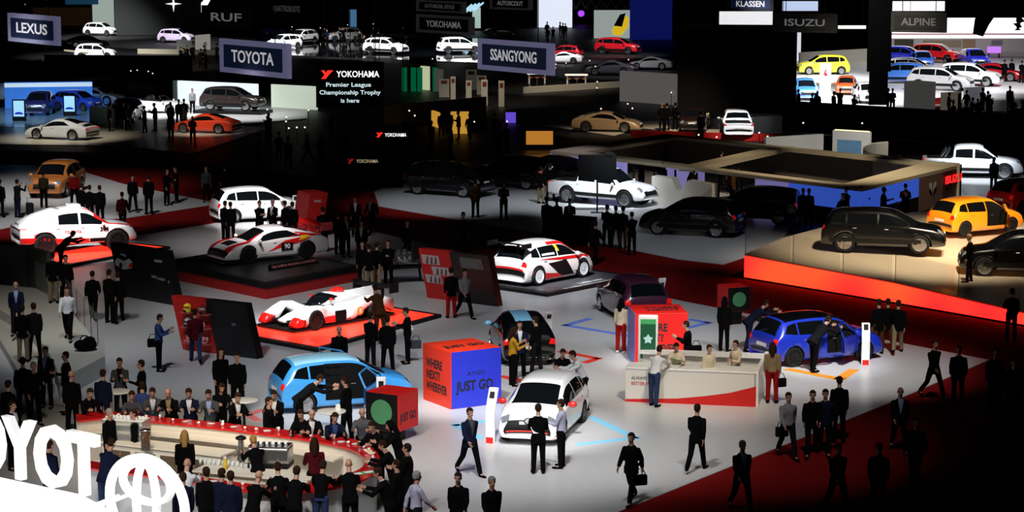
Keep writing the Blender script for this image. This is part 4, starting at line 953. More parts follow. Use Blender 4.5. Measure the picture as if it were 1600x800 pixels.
# ---------------------------------------------------------------- the curved red-topped bar
def strip(name, outer, inner, z0, z1, mat, parent, org):
    n = min(len(outer), len(inner)); m = MB(); vs = []
    for i in range(n):
        o_, i_ = outer[i]-org, inner[i]-org; vs += [(o_.x, o_.y, z0), (i_.x, i_.y, z0), (i_.x, i_.y, z1), (o_.x, o_.y, z1)]
    fs = []
    for i in range(n-1):
        for k in range(4): fs.append((4*i+k, 4*i+(k+1) % 4, 4*i+4+(k+1) % 4, 4*i+4+k))
    fs += [(3, 2, 1, 0), (4*n-4, 4*n-3, 4*n-2, 4*n-1)]
    return m.add(vs, fs).build(name, mat, parent)
def PX(l, z): return [G(x, y, z) for x, y in l]
def smooth(P, k=4):
    out = []
    for i in range(len(P)-1):
        a, b, c_, d = P[max(i-1, 0)], P[i], P[i+1], P[min(i+2, len(P)-1)]
        for j in range(k): out.append(cr(a, b, c_, d, j/k))
    return out+[P[-1]]
bo = PX([(118, 648), (165, 643), (250, 652), (330, 659), (400, 667), (475, 675), (545, 685), (578, 697), (593, 714), (592, 735), (562, 752), (515, 764), (470, 768), (400, 769), (310, 756), (205, 741), (130, 731)], 1.1)
bi = PX([(121, 658), (168, 654), (250, 660), (330, 668), (400, 677), (465, 685), (525, 696), (556, 706), (567, 718), (566, 730), (542, 742), (508, 752), (468, 756), (400, 757), (310, 745), (205, 730), (138, 720)], 1.1)
bo, bi = smooth(bo), smooth(bi); org = Vector((bo[0].x, bo[0].y, 0)); r = thing('bar_counter', org, 0, 'long curved bar with glossy red top, crowded with suited guests', 'bar')
BT = M('bar_red_top', (.6, .012, .012), .25, coat=.5)
strip('counter_top', bo, bi, 1.06, 1.11, BT, r, org)
mid = [o_.lerp(i_, .25) for o_, i_ in zip(bo, bi)]; mid2 = [o_.lerp(i_, .9) for o_, i_ in zip(bo, bi)]
strip('front_panel', mid, [o_.lerp(i_, .35) for o_, i_ in zip(bo, bi)], .02, 1.06, M('bar_panel', (.55, .55, .55), .5), r, org)
strip('inner_panel', mid2, [o_.lerp(i_, .8) for o_, i_ in zip(bo, bi)], .02, 1.06, M('bar_inner', (.72, .66, .56), .5), r, org)
inner2 = []
for i in range(len(bi)):
    d = (bi[i]-bo[i]); d.z = 0; d.normalize(); inner2.append(bi[i]+d*.55)
k1 = 26; strip('work_shelf', bi[:k1], inner2[:k1], .84, .88, M('bar_shelf', (.8, .74, .62), .4), r, org)
k0 = 49; strip('work_shelf', bi[k0:], inner2[k0:], .84, .88, M('bar_shelf', (.8, .74, .62), .4), r, org); strip('shelf_front', inner2[k0:], [a.lerp(b, .05) for a, b in zip(inner2[k0:], bi[k0:])], .02, .84, M('bar_inner', (.72, .66, .56), .5), r, org)
# central work island
A, B = G(160, 712, 0), G(396, 748, 0)
A, B = G(155, 690, .9), G(345, 712, .9); A.z = B.z = 0; r, L = rootAB('bar_worktop', A, B, 'cream worktop unit in the middle of the curved bar', 'worktop')
lbox('worktop', (0, 0, .86), (L, .7, .9), M('bar_shelf', (.8, .74, .62), .4), r); lbox('cabinet', (.05, .05, .02), (L-.05, .65, .86), M('bar_inner', (.72, .66, .56), .5), r)
for k in range(4):
    x = .3+k*(L-.6)/4; lbox('cabinet_opening', (x, .03, .15), (x+(L-.6)/4-.15, .05, .72), M('oak_dark', (.1, .07, .04), .6), r)
A, B = G(300, 735, .9), G(480, 752, .9); r, L = rootAB('bar_worktop', Vector((A.x, A.y, 0)), Vector((B.x, B.y, 0)), 'cream worktop behind the front of the bar, with glasses', 'worktop')
lbox('worktop', (0, 0, .86), (L, .7, .9), M('bar_shelf', (.8, .74, .62), .4), r); lbox('cabinet', (.05, .1, .02), (L-.05, .6, .86), M('bar_inner', (.72, .66, .56), .5), r)
# glass pastry case
A, B = G(158, 704, .5), G(222, 708, .5); A, B = G(158, 688, .9), G(222, 692, .9); r, L = rootAB('pastry_case', Vector((A.x, A.y, 0)), Vector((B.x, B.y, 0)), 'glass pastry case on the bar worktop with white cups on top', 'display case', z=.9)
for z in (0, .25, .5): lbox('shelf', (0, .1, z), (L, .55, z+.03), STEEL if z < .5 else WHITE, r)
GC = M('case_glass', (.5, .55, .55), .05); GC.node_tree.nodes['Principled BSDF'].inputs['Alpha'].default_value = .2
lbox('front_glass', (0, .08, .03), (L, .1, .5), GC, r)
for x in (0, L-.04): lbox('side_frame', (x, .08, 0), (x+.04, .57, .52), STEEL, r)
def scatter(name, label, cat, group, n, fn, builder):
    first = None
    for k in range(n):
        p, rz = fn(k)
        if first is None: first = builder(name); register(first); o = first
        else: o = copy_tree(first)
        o.location = p; o.rotation_euler = (0, 0, rz); tag(o, label, cat, group)
    return first
def cup(name='coffee_cup'):
    r = thing(name, (0, 0, 0)); m = MB(); m.lathe([(.022, 0), (.04, .06), (.036, .06), (.02, .01)], seg=12); m.build('cup_bowl', WHITE, r, True); m = MB(); m.tube([(.037, 0, .05), (.06, 0, .045), (.058, 0, .02), (.03, 0, .015)], .005, 5); m.build('handle', WHITE, r); return r
def glass(name):
    r = MB().lathe([(.025, 0), (.035, .12), (.032, .12), (.022, .01)], seg=10).build(name, M('drink_glass', (.7, .75, .75), .05, spec=1), None, True); return r
def plate(name):
    return MB().lathe([(.05, 0), (.1, .012), (.1, .018), (.05, .008)], seg=18).build(name, WHITE, None, True)
M4 = Matrix.Translation((A.x, A.y, .9)) @ Matrix.Rotation(r.rotation_euler.z, 4, 'Z'); rnd = random.Random(3)
scatter('coffee_cup', 'white coffee cup stacked in rows on the pastry case', 'cup', 'white cups on the pastry case', 22, lambda k: (M4 @ Vector((.08+.1*(k % 11), .2+.16*(k//11), .53)), k*1.3), cup)
def onbar(i, f): return bo[i].lerp(bi[i], f)+Vector((0, 0, .012))
scatter('plate', 'small white plate left on the red bar top', 'plate', 'plates on the red bar top', 14, lambda k: (onbar([6, 10, 12, 14, 17, 20, 22, 24, 26, 29, 33, 52, 55, 57][k], .35+.3*rnd.random()), 0), plate)
scatter('coffee_cup', 'white coffee cup standing on the red bar top', 'cup', 'coffee cups on the red bar top', 16, lambda k: (onbar([5, 7, 9, 11, 13, 15, 16, 19, 21, 25, 28, 31, 34, 36, 53, 56][k], .3+.45*rnd.random()), k), cup)
scatter('drinking_glass', 'clear drinking glass standing on the red bar top', 'glass', 'glasses on the red bar top', 9, lambda k: (onbar([8, 13, 18, 23, 27, 30, 33, 50, 54][k], .45), 0), glass)
A2, B2 = G(312, 727, .9), G(470, 742, .9)
scatter('drinking_glass', 'clear glass in the rows on the worktop behind the bar front', 'glass', 'glasses on the front worktop', 26, lambda k: (A2.lerp(B2, (k % 13)/13*.6)+Vector((0, .1+.13*(k//13), .0)), 0), glass)
# napkin stack, menu board, yellow squeezer, dispensers
g = onbar(38, .5); t = thing('menu_tray', g, .6, 'green and white menu sheets at the rounded bar end', 'menu')
MB().box((-.32, -.12, 0), (.32, .12, .01)).build('sheet', M('menu_green', (.05, .25, .08), .6), t); MB().box((-.26, -.08, .01), (-.05, .08, .014)).build('sheet_print', WHITE, t); MB().box((.02, -.08, .01), (.25, .08, .014)).build('sheet_print', WHITE, t)
for k, (i, f, cl) in enumerate(((30, .5, (.8, .4, .1)), (31, .4, (.7, .6, .3)), (34, .6, (.8, .3, .1)))):
    t = thing('snack_bowl', onbar(i, f), 0, ('bowl of orange snacks at the bar end beside the napkins', 'bowl of pale snacks at the bar end', 'bowl of red snacks on the rounded bar end')[k], 'bowl')
    MB().lathe([(.04, 0), (.1, .06), (.095, .06), (.04, .01)], seg=14).build('bowl', WHITE, t, True); m = MB()
    for q in range(9): m.ball((.05*math.cos(q*2.4)*(q/9), .05*math.sin(q*2.4)*(q/9), .06), .025, nu=6, nv=4)
    m.build('snacks', M('snack_%d' % k, cl, .6), t)['kind'] = 'stuff'
# espresso machine
g = G(425, 737, .9); g = G(423, 728, .9); t = thing('espresso_machine', (g.x, g.y, .9), math.radians(-8), 'steel espresso machine behind the bar, cups on its top', 'coffee machine')
m = MB(); m.box((-.5, -.28, .1), (.5, .28, .5)); m.build('housing', STEEL, t, bevel=.04); m = MB(); m.box((-.5, -.3, 0), (.5, .3, .1)); m.build('drip_tray', BLACK, t, bevel=.01)
m = MB(); m.box((-.47, -.29, .2), (.47, -.27, .42)); m.build('front_panel', M('machine_dark', (.1, .1, .1), .3, .5), t)
for x in (-.25, .25): m = MB(); m.lathe([(.04, 0), (.04, .06)], (x, -.3, .2), 10); m.tube([(x, -.32, .22), (x, -.46, .2)], .015, 6); m.build('group_head', CHROME, t)
m = MB(); m.box((-.48, -.26, .5), (.48, .26, .53)); m.build('cup_rail', CHROME, t)
scatter('coffee_cup', 'white coffee cup warming on the espresso machine', 'cup', 'cups on the espresso machine', 12, lambda k: (Vector((g.x-.38+.15*(k % 6), g.y-.05+.15*(k//6), 1.432)), k), cup)
t = thing('juice_carafe', G(352, 733, .9), 0, 'glass carafe of orange juice among the worktop glasses', 'carafe'); MB().lathe([(.05, 0), (.06, .15), (.03, .24), (.04, .27)], seg=12).build('carafe_glass', M('juice', (.8, .5, .05), .2), t, True); MB().lathe([(.042, .27), (.042, .3), (.02, .31)], seg=10).build('stopper', WHITE, t)
for k, (px, py) in enumerate(((377, 705), (377, 722))):
    pass
g = G(377, 722, .9); t = thing('beverage_dispenser', g, 0, 'tall steel beverage dispenser with black lid behind the bar', 'dispenser'); MB().lathe([(.1, 0), (.1, .1), (.07, .12), (.07, .55), (.09, .57)], seg=14).build('urn', STEEL, t, True); MB().lathe([(.13, .57), (.13, .62), (.03, .66)], seg=14).build('lid', BLACK, t, True); m = MB(); m.tube([(0, -.07, .15), (0, -.14, .13)], .015, 6); m.build('tap', CHROME, t)
g = G(228, 703, .9); t = thing('beverage_dispenser', g, 0, 'brown glass drinks dispenser beside the pastry case', 'dispenser'); MB().lathe([(.12, 0), (.12, .45), (.1, .48)], seg=14).build('urn', M('brown_glass', (.12, .06, .03), .15, coat=1), t, True); MB().lathe([(.13, .48), (.13, .52), (.03, .54)], seg=14).build('lid', CHROME, t, True); m = MB(); m.tube([(0, -.12, .08), (0, -.18, .06)], .015, 6); m.build('tap', CHROME, t)
# ---------------------------------------------------------------- white illuminated lettering over the bar, seen from behind
LET = M('lit_white_letters', (.9, .9, .9), .5, emit=.72); zb = .85
P0, P1 = G(0, 748, zb), G(152, 786, zb); d = (P1-P0); d.z = 0; d.normalize(); al = math.atan2(d.y, d.x)
def alongpx(px):
    k = (px-800)/FPX; # ray x/y-ish solve on the line P0 + t d at mid height
    best = min((abs(((800+FPX*((P0.x+d.x*t)/((P0.y+d.y*t)*math.cos(PITCH)+(CH-zb-.8)*math.sin(PITCH))))-px)), t) for t in [x*.01-6 for x in range(1400)])
    return best[1]
r = thing('illuminated_letters', (P0.x, P0.y, zb), al, 'glowing white capital letters standing above the bar, bottom left', 'lettering')
for s_, px, w_ in (('O', -25, 1), ('Y', 26, 1), ('O', 78, 1), ('T', 126, 1)):
    t0 = alongpx(px); o = text('letter', s_, 2.0, LET, r, (t0, .1, .72), (PI/2, 0, 0), .09, .8, bold=.022)
r2 = thing('illuminated_emblem', (P0.x+d.x*alongpx(228), P0.y+d.y*alongpx(226), .02), al, 'glowing white emblem of three interlocking ovals beside the bar', 'emblem')
def oval(cx, cz, rx, rz, wd, name, y=0):
    m = MB(); n = 44; vs_ = []
    for i in range(n):
        t = 2*PI*i/n; c_, s_ = math.cos(t), math.sin(t)
        vs_.append([(cx+(rx-wd)*c_, -.075+y, cz+(rz-wd)*s_), (cx+rx*c_, -.075+y, cz+rz*s_), (cx+rx*c_, .075+y, cz+rz*s_), (cx+(rx-wd)*c_, .075+y, cz+(rz-wd)*s_)])
    vv = [v for q in vs_ for v in q]; fs = [(4*i+k, 4*((i+1) % n)+k, 4*((i+1) % n)+(k+1) % 4, 4*i+(k+1) % 4) for i in range(n) for k in range(4)]
    m.add(vv, fs); return m.build(name, LET, r2)
oval(0, 1.1, 1.33, 1.1, .16, 'outer_oval'); oval(0, 1.55, .86, .48, .13, 'upper_oval', .01); oval(0, 1.1, .4, .97, .13, 'inner_oval', -.01)
# base of the lettering
bp = PX([(-260, 700), (-20, 741), (125, 772), (180, 800), (205, 845), (-260, 845)], zb); o = Vector((bp[0].x, bp[0].y, 0)); r = thing('lettering_plinth', o, 0, 'brilliant white plinth below the glowing letters in the corner', 'plinth')
m = MB().prism([(p.x-o.x, p.y-o.y) for p in bp], .02, zb-.03); m.build('plinth_body', M('lit_white_plinth', (.9, .9, .9), .5, emit=1.2), r)
m = MB().prism([(p.x-o.x, p.y-o.y) for p in bp], zb-.03, zb-.005); m.build('plinth_top', M('lit_white_plinth', (.9, .9, .9), .5, emit=1.2), r)
a_, b_ = G(120, 800, zb-.2), G(185, 775, zb-.2); r = thing('white_rail', (a_.x, a_.y, zb-.2), 0, 'white double rail linking the lettering plinth and the emblem', 'rail')
for k in (0, .22): m = MB(); m.tube([(k, k*.5, 0), (b_.x-a_.x+k, b_.y-a_.y+k*.5, 0)], .05, 8); m.build('rail_tube', LET, r)
m = MB(); m.tube([(.3, .1, -zb+.2), (.3, .1, 0)], .05, 8); m.build('rail_post', LET, r)
# ---------------------------------------------------------------- raised cream walkway at the left with glass sides
DK = M('cream_deck', (.62, .6, .52), .5, noise=.1, scale=2)
def deck(label, px, z, z0=0.0):
    P = PX(px, z); o = Vector((P[0].x, P[0].y, 0)); r = thing('raised_walkway', o, 0, label, 'walkway'); MB().prism([(p.x-o.x, p.y-o.y) for p in P], z0, z-.03).build('walkway_side', M('deck_side', (.5, .5, .47), .5), r); MB().prism([(p.x-o.x, p.y-o.y) for p in P], z-.03, z).build('walkway_top', DK, r); return P
D1 = deck('curved cream walkway with black bag lying on its end', [(-120, 440), (0, 445), (55, 450), (98, 474), (132, 510), (164, 556), (130, 574), (92, 592), (88, 574), (72, 544), (40, 508), (-10, 478), (-120, 460)], .62)
D2 = deck('lower cream curved step at the left edge', [(-120, 466), (-10, 482), (38, 512), (68, 548), (84, 580), (86, 600), (40, 612), (26, 575), (0, 530), (-120, 510)], .3)
balustrade([D1[2], D1[3], D1[4], D1[5]], 1.0, 'glass balustrade along the outer edge of the cream walkway', 1.5)
for px, lb in (([(0, 392, 1.9), (42, 398, 1.9), (60, 405, 1.9)], 'grey wall panels at the left edge behind the walkway'),):
    P = [G(x, y, z) for x, y, z in ((-150, 376, 1.5), (40, 386, 1.5), (74, 396, 1.5))]; o = Vector((P[0].x, P[0].y, 0)); r = thing('low_wall', o, 0, lb, 'wall')
    for a, b in zip(P, P[1:]):
        slab('wall_panel', Vector((a.x-o.x, a.y-o.y, 0)), Vector((b.x-o.x-.03, b.y-o.y, 0)), .02, 1.5, .25, M('wall_grey', (.3, .3, .28), .6)).parent = r
P = [G(x, y, 1.4) for x, y in ((-100, 398), (8, 386), (30, 400), (33, 432))]
# black cloth bag on the walkway end
g = G(135, 548, .62); t = thing('black_bag', g, .5, 'slumped black bag lying on the end of the cream walkway', 'bag'); m = MB(); m.ball((0, 0, .17), (.36, .26, .2)); m.ball((.12, .05, .3), (.2, .16, .14)); m.ball((-.2, 0, .2), (.2, .2, .16)); o = remeshed(m, 'bag_body', [cloth(COL['black'])], .03); o.parent = t
m = MB(); m.tube([(-.2, 0, .35), (-.1, .05, .47), (.05, .05, .45), (.1, .05, .4)], .02, 6); m.build('handle', BLACK, t)
g = G(47, 337); t = thing('rolling_suitcase', g, .4, 'small black rolling suitcase beside a man with a backpack', 'suitcase'); m = MB(); m.box((-.15, -.22, .05), (.15, .22, .6)); m.build('case_body', BLACK, t, bevel=.04); m = MB(); m.tube([(-.1, -.12, .6), (-.12, -.12, .85), (-.12, .12, .85), (-.1, .12, .6)], .012, 5); m.build('handle', STEEL, t)
for sg in (-1, 1): m = MB(); m.lathe([(.01, -.02), (.04, -.02), (.04, .02), (.01, .02)], (0, sg*.2, .04), 10, axis='Y'); m.build('wheel', RUBBER, t)
# ---------------------------------------------------------------- visitors and staff
# kind F: foot seen at (px, py); H: head top seen at (px, py)
PPL = [
 # around the white hatchback
 ('F', 841, 740, 92, 'phone', 'black', 'black', dict(shirt='white', label='man in black suit seen from behind, before the nose of the white hatchback')),
 ('F', 877, 731, 165, 'talk', 'lavender', 'black', dict(style='shirt', label='man in grey waistcoat beside the red mirror of the white hatchback')),
 ('F', 876, 632, -80, 'lean', 'black', 'black', dict(ht=1.72, label='man in dark jacket bending behind the roof of the white hatchback')),
 ('F', 912, 644, 190, 'lean', 'white', 'black', dict(style='shirt', ht=1.82, label='man in white shirt reaching over the white hatchback roof')),
 ('F', 734, 742, -60, 'walk', 'navy', 'black', dict(shirt='grey', label='man in dark suit striding left of the white totem')),
 ('H', 716, 736, -100, 'walk2', 'black', 'black', dict(label='dark-clad visitor cut by the bottom edge, left of two')),
 ('H', 768, 742, -70, 'walk', 'black', 'black', dict(hair='hgrey', label='dark-clad visitor at the bottom edge below the white hatchback')),
 ('F', 986, 786, -120, 'walk', 'black', 'black', dict(label='man in black coat hurrying past the pale blue floor arrow')),
 ('F', 1088, 736, 70, 'walk2', 'black', 'black', dict(label='dark-coated man walking across the open floor below the counter')),
 ('H', 1160, 686, -75, 'walk', 'black', 'black', dict(shirt='lblue', hair='hgrey', label='man in dark suit and pale blue shirt walking on the red carpet, lower right')),
 # counter
 ('F', 1022, 635, 60, 'lean', 'white', 'denim', dict(style='shirt', label='man in white shirt and jeans leaning on the white counter')),
 ('H', 1057, 537, -95, 'bar', 'cream', 'black', dict(style='shirt', hair='hbrown', ht=1.68, label='hostess in cream blouse behind the counter holding a green leaflet')),
 ('H', 1108, 540, -60, 'stand', 'cream', 'black', dict(style='shirt', hair='hbrown', ht=1.66, label='hostess in cream blouse in the middle behind the white counter')),
 ('H', 1150, 533, -140, 'talk', 'cream', 'black', dict(style='shirt', hair='hbrown', ht=1.68, label='hostess in cream blouse behind the right end of the counter')),
 ('F', 970, 606-54, 60, 'stand', 'cream', 'red', dict(style='shirt', long=True, shoes='white', hair='black', label='woman in cream top and red trousers left of the red cube')),
 ('F', 1074, 592, 170, 'phone', 'black', 'black', dict(style='shirt', label='man in black polo shirt reading his phone beside the red cube')),
 ('F', 1131, 549, 60, 'stand', 'black', 'black', dict(long=True, hair='black', label='woman in long black coat below the small red cube at the carpet edge')),
 ('F', 1170, 549, 20, 'bend', 'navy', 'navy', dict(ht=1.85, label='man in navy bending over a tripod behind the counter')),
 ('F', 1206, 630, 80, 'stand', 'beige', 'red', dict(style='shirt', long=True, hair='hbrown', label='woman with long hair and red trousers at the right end of the counter')),
 ('F', 1272, 581, 40, 'bend', 'dark', 'black', dict(ht=1.9, label='man in dark suit stooping to look into the deep blue hatchback')),
 # red carpet right
 ('F', 1372, 553, 100, 'stand', 'black', 'brown', dict(label='visitor in black jacket in front of the glowing stage edge, left of three')),
 ('F', 1386, 549, 90, 'walk', 'black', 'brown', dict(label='visitor in black jacket in front of the glowing stage edge, middle of three')),
 ('F', 1402, 552, 80, 'walk2', 'black', 'beige', dict(label='visitor in black jacket and light trousers in front of the glowing stage edge')),
 ('H', 1582, 452, 95, 'talk', 'black', 'black', dict(label='man in black standing at the right end of the glowing stage edge')),
 ('F', 1458, 622, -60, 'walk', 'black', 'black', dict(label='dark visitor walking where white floor meets red carpet at the far right')),
 ('F', 1496, 632, -100, 'walk2', 'black', 'black', dict(label='rightmost dark visitor at the far corner of the white floor')),
 ('H', 1232, 611, -80, 'walk', 'lgrey', 'dark', dict(style='shirt', hair='hbrown', label='man in pale shirt with dark bag walking below the deep blue hatchback')),
 ('H', 1270, 608, -95, 'walk2', 'black', 'black', dict(label='dark-coated visitor behind the man in a pale shirt')),
 ('H', 1290, 606, -100, 'walk', 'navy', 'black', dict(label='man in navy jacket at the lower tip of the white floor')),
 ('H', 1312, 590, 85, 'stand', 'black', 'black', dict(label='tall black-clad man below the orange floor arrow')),
 ('H', 1407, 603, -90, 'walk', 'black', 'black', dict(shirt='lblue', bald=True, label='man in black suit and blue shirt crossing the red carpet edge')),
 ('H', 1432, 650, -90, 'walk2', 'black', 'black', dict(label='dark figure right behind the man with the blue shirt')),
 ('H', 1310, 690, -70, 'walk', 'black', 'black', dict(shirt='lavender', label='dark-suited man with pale shirt front deep in the shadowed carpet')),
 ('H', 1374, 690, -100, 'walk2', 'black', 'black', dict(shirt='blue', label='dark-suited man with blue shirt front deep in the shadowed carpet')),
 ('H', 1556, 545, -90, 'stand', 'black', 'black', dict(ht=1.9, label='black silhouette of a man at the right edge on the dark carpet')),
 ('H', 1585, 560, -90, 'stand2', 'black', 'black', dict(ht=1.9, label='black silhouette cut by the right edge on the dark carpet')),
 # raised stage
 ('F', 1514, 441, 170, 'stand2', 'black', 'black', dict(z=.62, hair='blond', label='fair-haired man in black on the cream stage beside the black car')),
 # striped black hatchback
 ('F', 812, 592, -85, 'talk', 'navy', 'black', dict(shirt='white', label='man in navy suit with a lanyard behind the striped black hatchback')),
 ('F', 838, 584, 150, 'stand2', 'black', 'dark', dict(label='man in black jacket facing away at the striped black hatchback')),
 ('F', 801, 603, 20, 'phone', 'mustard', 'black', dict(style='shirt', long=True, label='woman with mustard yellow top between the blue cube and striped hatchback')),
 # by the prototype racer
 ('F', 606, 583, 95, 'stand2', 'black', 'black', dict(label='man in black suit from behind below the glowing red platform')),
 ('F', 579, 577, 60, 'talk', 'black', 'dark', dict(label='man in black jacket and dark jeans left of the suited man')),
 ('F', 637, 568, 190, 'phone', 'black', 'black', dict(style='shirt', label='man in black polo shirt holding papers, right of the group below the racer')),
 ('F', 594, 532, 120, 'lean', 'brown', 'brown', dict(ht=1.85, z=.15, label='man in brown vest and white sleeves bending at the tail of the prototype racer')),
 ('F', 567, 450, -90, 'stand', 'black', 'black', dict(label='man in black left of the racing engine stand')),
 ('F', 577, 455, 100, 'stand', 'black', 'beige', dict(label='man in black top and beige trousers by the racing engine stand')),
 ('F', 589, 452, 60, 'stand2', 'black', 'beige', dict(label='second man in beige trousers beside the racing engine stand')),
 ('F', 607, 448, -110, 'talk', 'black', 'black', dict(label='man in black standing behind the racing engine')),
 ('F', 705, 497, 100, 'stand', 'black', 'red', dict(hair='hbrown', label='visitor in black jacket and red trousers before the leaning photo wall')),
 ('F', 726, 497, -60, 'walk', 'lgrey', 'black', dict(style='shirt', label='man in grey shirt and black trousers before the leaning photo wall')),
 # left side
 ('F', 249, 580, 0, 'phone', 'blue', 'black', dict(style='shirt', label='young man in blue shirt looking at his phone on the open grey floor')),
 ('F', 306, 567, 100, 'walk', 'maroon', 'denim', dict(label='visitor in dark jacket and jeans before the helmet wall')),
 ('F', 146, 500, 90, 'walk', 'black', 'black', dict(label='man in black at the head of the cream walkway, left of two')),
 ('F', 172, 505, 60, 'stand', 'black', 'black', dict(ht=1.85, label='man in black coat before the black wall with the car picture')),
 ('F', 186, 504, 100, 'walk2', 'black', 'black', dict(ht=1.8, label='second man in black coat before the black wall with the car picture')),
 ('F', 107, 532, -90, 'walk', 'white', 'black', dict(style='shirt', z=.62, label='man in white T-shirt and open dark jacket on the cream walkway')),
 ('F', 27, 522, -80, 'walk2', 'navy', 'dark', dict(shirt='lblue', z=.45, bald=True, label='man in navy suit walking down the cream walkway')),
 ('F', 37, 566, 95, 'stand', 'black', 'beige', dict(z=.3, label='man in black jacket and beige trousers on the lower cream step')),
 ('F', 55, 562, 110, 'stand2', 'dark', 'black', dict(z=.3, bald=False, label='man in dark patterned shirt on the lower cream step')),
 ('F', 84, 474, 90, 'stand', 'black', 'beige', dict(z=.62, label='man in black and beige trousers at the upper end of the walkway')),
 ('F', 104, 478, -60, 'stand2', 'black', 'black', dict(z=.62, label='dark-clad visitor beside the beige trousers at the walkway top')),
 ('F', 96, 424, 40, 'bend', 'black', 'black', dict(hair='hbrown', label='black-clad visitor crouching beside the rally pickup truck')),
 # behind the rally truck
 ('F', 28, 340, 50, 'camera', 'dark', 'navy', dict(label='man with backpack photographing the copper orange crossover')),
 ('F', 1, 340, 80, 'stand', 'black', 'black', dict(label='black-clad visitor cut by the left edge near the suitcase')),
 ('F', 69, 325, 85, 'stand', 'olive', 'black', dict(style='shirt', label='man in olive brown shirt before the copper orange crossover')),
 ('F', 117, 325, 100, 'stand2', 'red', 'black', dict(style='shirt', label='visitor in red shirt before the copper orange crossover')),
 ('F', 128, 347, 60, 'stand', 'black', 'black', dict(label='black-suited man behind the rally pickup, left of three')),
 ('F', 141, 350, 80, 'stand2', 'black', 'black', dict(label='black-suited man behind the rally pickup, middle of three')),
 ('F', 157, 352, 100, 'stand', 'black', 'black', dict(ht=1.8, label='black-suited man behind the rally pickup, right of three')),
 ('F', 192, 360, 90, 'walk', 'maroon', 'black', dict(label='slim figure walking at the corner of the far white floor')),
 ('F', 208, 332, -60, 'stand2', 'black', 'black', dict(label='man in black suit alone at the middle of the far white floor')),
 ('F', 233, 335, 110, 'stand', 'black', 'black', dict(ht=1.85, label='man in long black coat on the far white floor')),
 ('F', 261, 321, -30, 'talk', 'black', 'black', dict(long=True, label='woman in black talking at the red carpet edge, left of a pair')),
 ('F', 276, 317, 200, 'talk', 'black', 'black', dict(label='man in black talking at the red carpet edge, right of a pair')),
 ('F', 323, 316, -80, 'stand', 'grey', 'black', dict(style='shirt', label='visitor in grey top standing alone on the dark red carpet')),
 ('F', 352, 312, 90, 'walk', 'black', 'black', dict(label='dark figure walking on the carpet left of the white hatchback')),
 ('F', 361, 380, 90, 'stand', 'black', 'black', dict(label='man in black at the tail of the white hatchback, over the racing coupe')),
 ('F', 352, 378, 60, 'stand2', 'black', 'black', dict(label='man in dark jacket at the rear of the white hatchback')),
 ('F', 406, 378, -60, 'crossed', 'black', 'black', dict(hair='hbrown', label='man with folded arms between the white hatchback and racing coupe')),
 ('F', 427, 376, -110, 'talk', 'black', 'black', dict(shirt='white', hair='hgrey', label='grey-haired man in black suit by the white hatchback door')),
 ('F', 446, 378, 150, 'stand', 'black', 'black', dict(label='man in black beside the front of the white hatchback')),
 ('F', 458, 380, 120, 'stand2', 'black', 'black', dict(shirt='white', label='man in black and white shirt below the white totem head')),
 ('F', 505, 393, 100, 'stand2', 'black', 'black', dict(ht=1.85, label='tall man in black right of the dark red leaning wall')),
 ('F', 529, 398, 60, 'stand', 'black', 'black', dict(label='man in black before the dark carpet, second in the row')),
 ('F', 541, 402, -60, 'crossed', 'black', 'black', dict(shirt='white', label='man in black with white collar before the dark carpet')),
 ('F', 556, 370, -90, 'stand', 'black', 'black', dict(shirt='white', label='man in dark suit further back on the dark carpet')),
 ('F', 581, 366, -120, 'walk', 'black', 'black', dict(shirt='white', label='suited man walking on the dark carpet behind the row')),
 ('F', 565, 412, -90, 'stand2', 'black', 'black', dict(shirt='white', label='man in black suit with white shirt behind the engine stand group')),
 ('F', 636, 412, -60, 'stand', 'navy', 'navy', dict(label='man in navy behind the racing engine stand')),
 # grey stand in the middle
 ('F', 787, 344, -90, 'phone', 'navy', 'black', dict(label='man in navy and black photographing beside the black crossover')),
 ('F', 743, 340, 100, 'stand', 'brown', 'black', dict(label='visitor in brown coat at the end of the black crossover')),
 ('F', 724, 398, -90, 'stand2', 'black', 'black', dict(label='man in black alone on the dark red carpet strip')),
 ('F', 845, 318, 60, 'stand', 'black', 'beige', dict(hair='hbrown', label='man in dark top and tan trousers by the white number plate')),
 ('F', 860, 312, 120, 'stand2', 'black', 'brown', dict(label='dark-clad man beside the one in tan trousers')),
 ('F', 854, 372, 70, 'stand', 'black', 'black', dict(label='black-suited man at the podium box, left of three')),
 ('F', 870, 374, 100, 'stand2', 'black', 'black', dict(label='black-suited man at the podium box, middle of three')),
 ('F', 890, 374, -100, 'talk', 'black', 'black', dict(shirt='white', label='black-suited man with white shirt at the podium box')),
 ('F', 948, 385, 80, 'phone', 'black', 'navy', dict(label='man in black and navy trousers below the white pickup truck, left of four')),
 ('F', 962, 387, 100, 'stand2', 'black', 'navy', dict(label='man in black below the white pickup truck, second of four')),
 ('F', 973, 388, 60, 'stand', 'black', 'brown', dict(label='man in black with brown trousers below the white pickup, third of four')),
 ('F', 987, 398, 100, 'crossed', 'black', 'black', dict(label='man in black below the white pickup truck, right of four')),
 ('F', 930, 412, 60, 'walk', 'black', 'black', dict(label='dark figure walking on the red carpet left of the four men')),
 ('F', 1404, 296, 90, 'stand', 'black', 'brown', dict(label='dark visitor far behind beside the tall blue-lit wall')),
 ('F', 1552, 300, 100, 'stand', 'blue', 'brown', dict(style='shirt', label='man in bright blue top beside the silver pickup truck')),
 # standing group at the left end of the bar
 ('H', 12, 596, 60, 'stand', 'black', 'black', dict(label='black-suited man cut by the left edge above the glowing letters')),
 ('H', 35, 560, 100, 'stand2', 'black', 'black', dict(label='black-suited man in the left standing group with his face turned right')),
 ('H', 52, 567, -60, 'talk', 'black', 'black', dict(hair='hgrey', label='grey-haired man in the left standing group')),
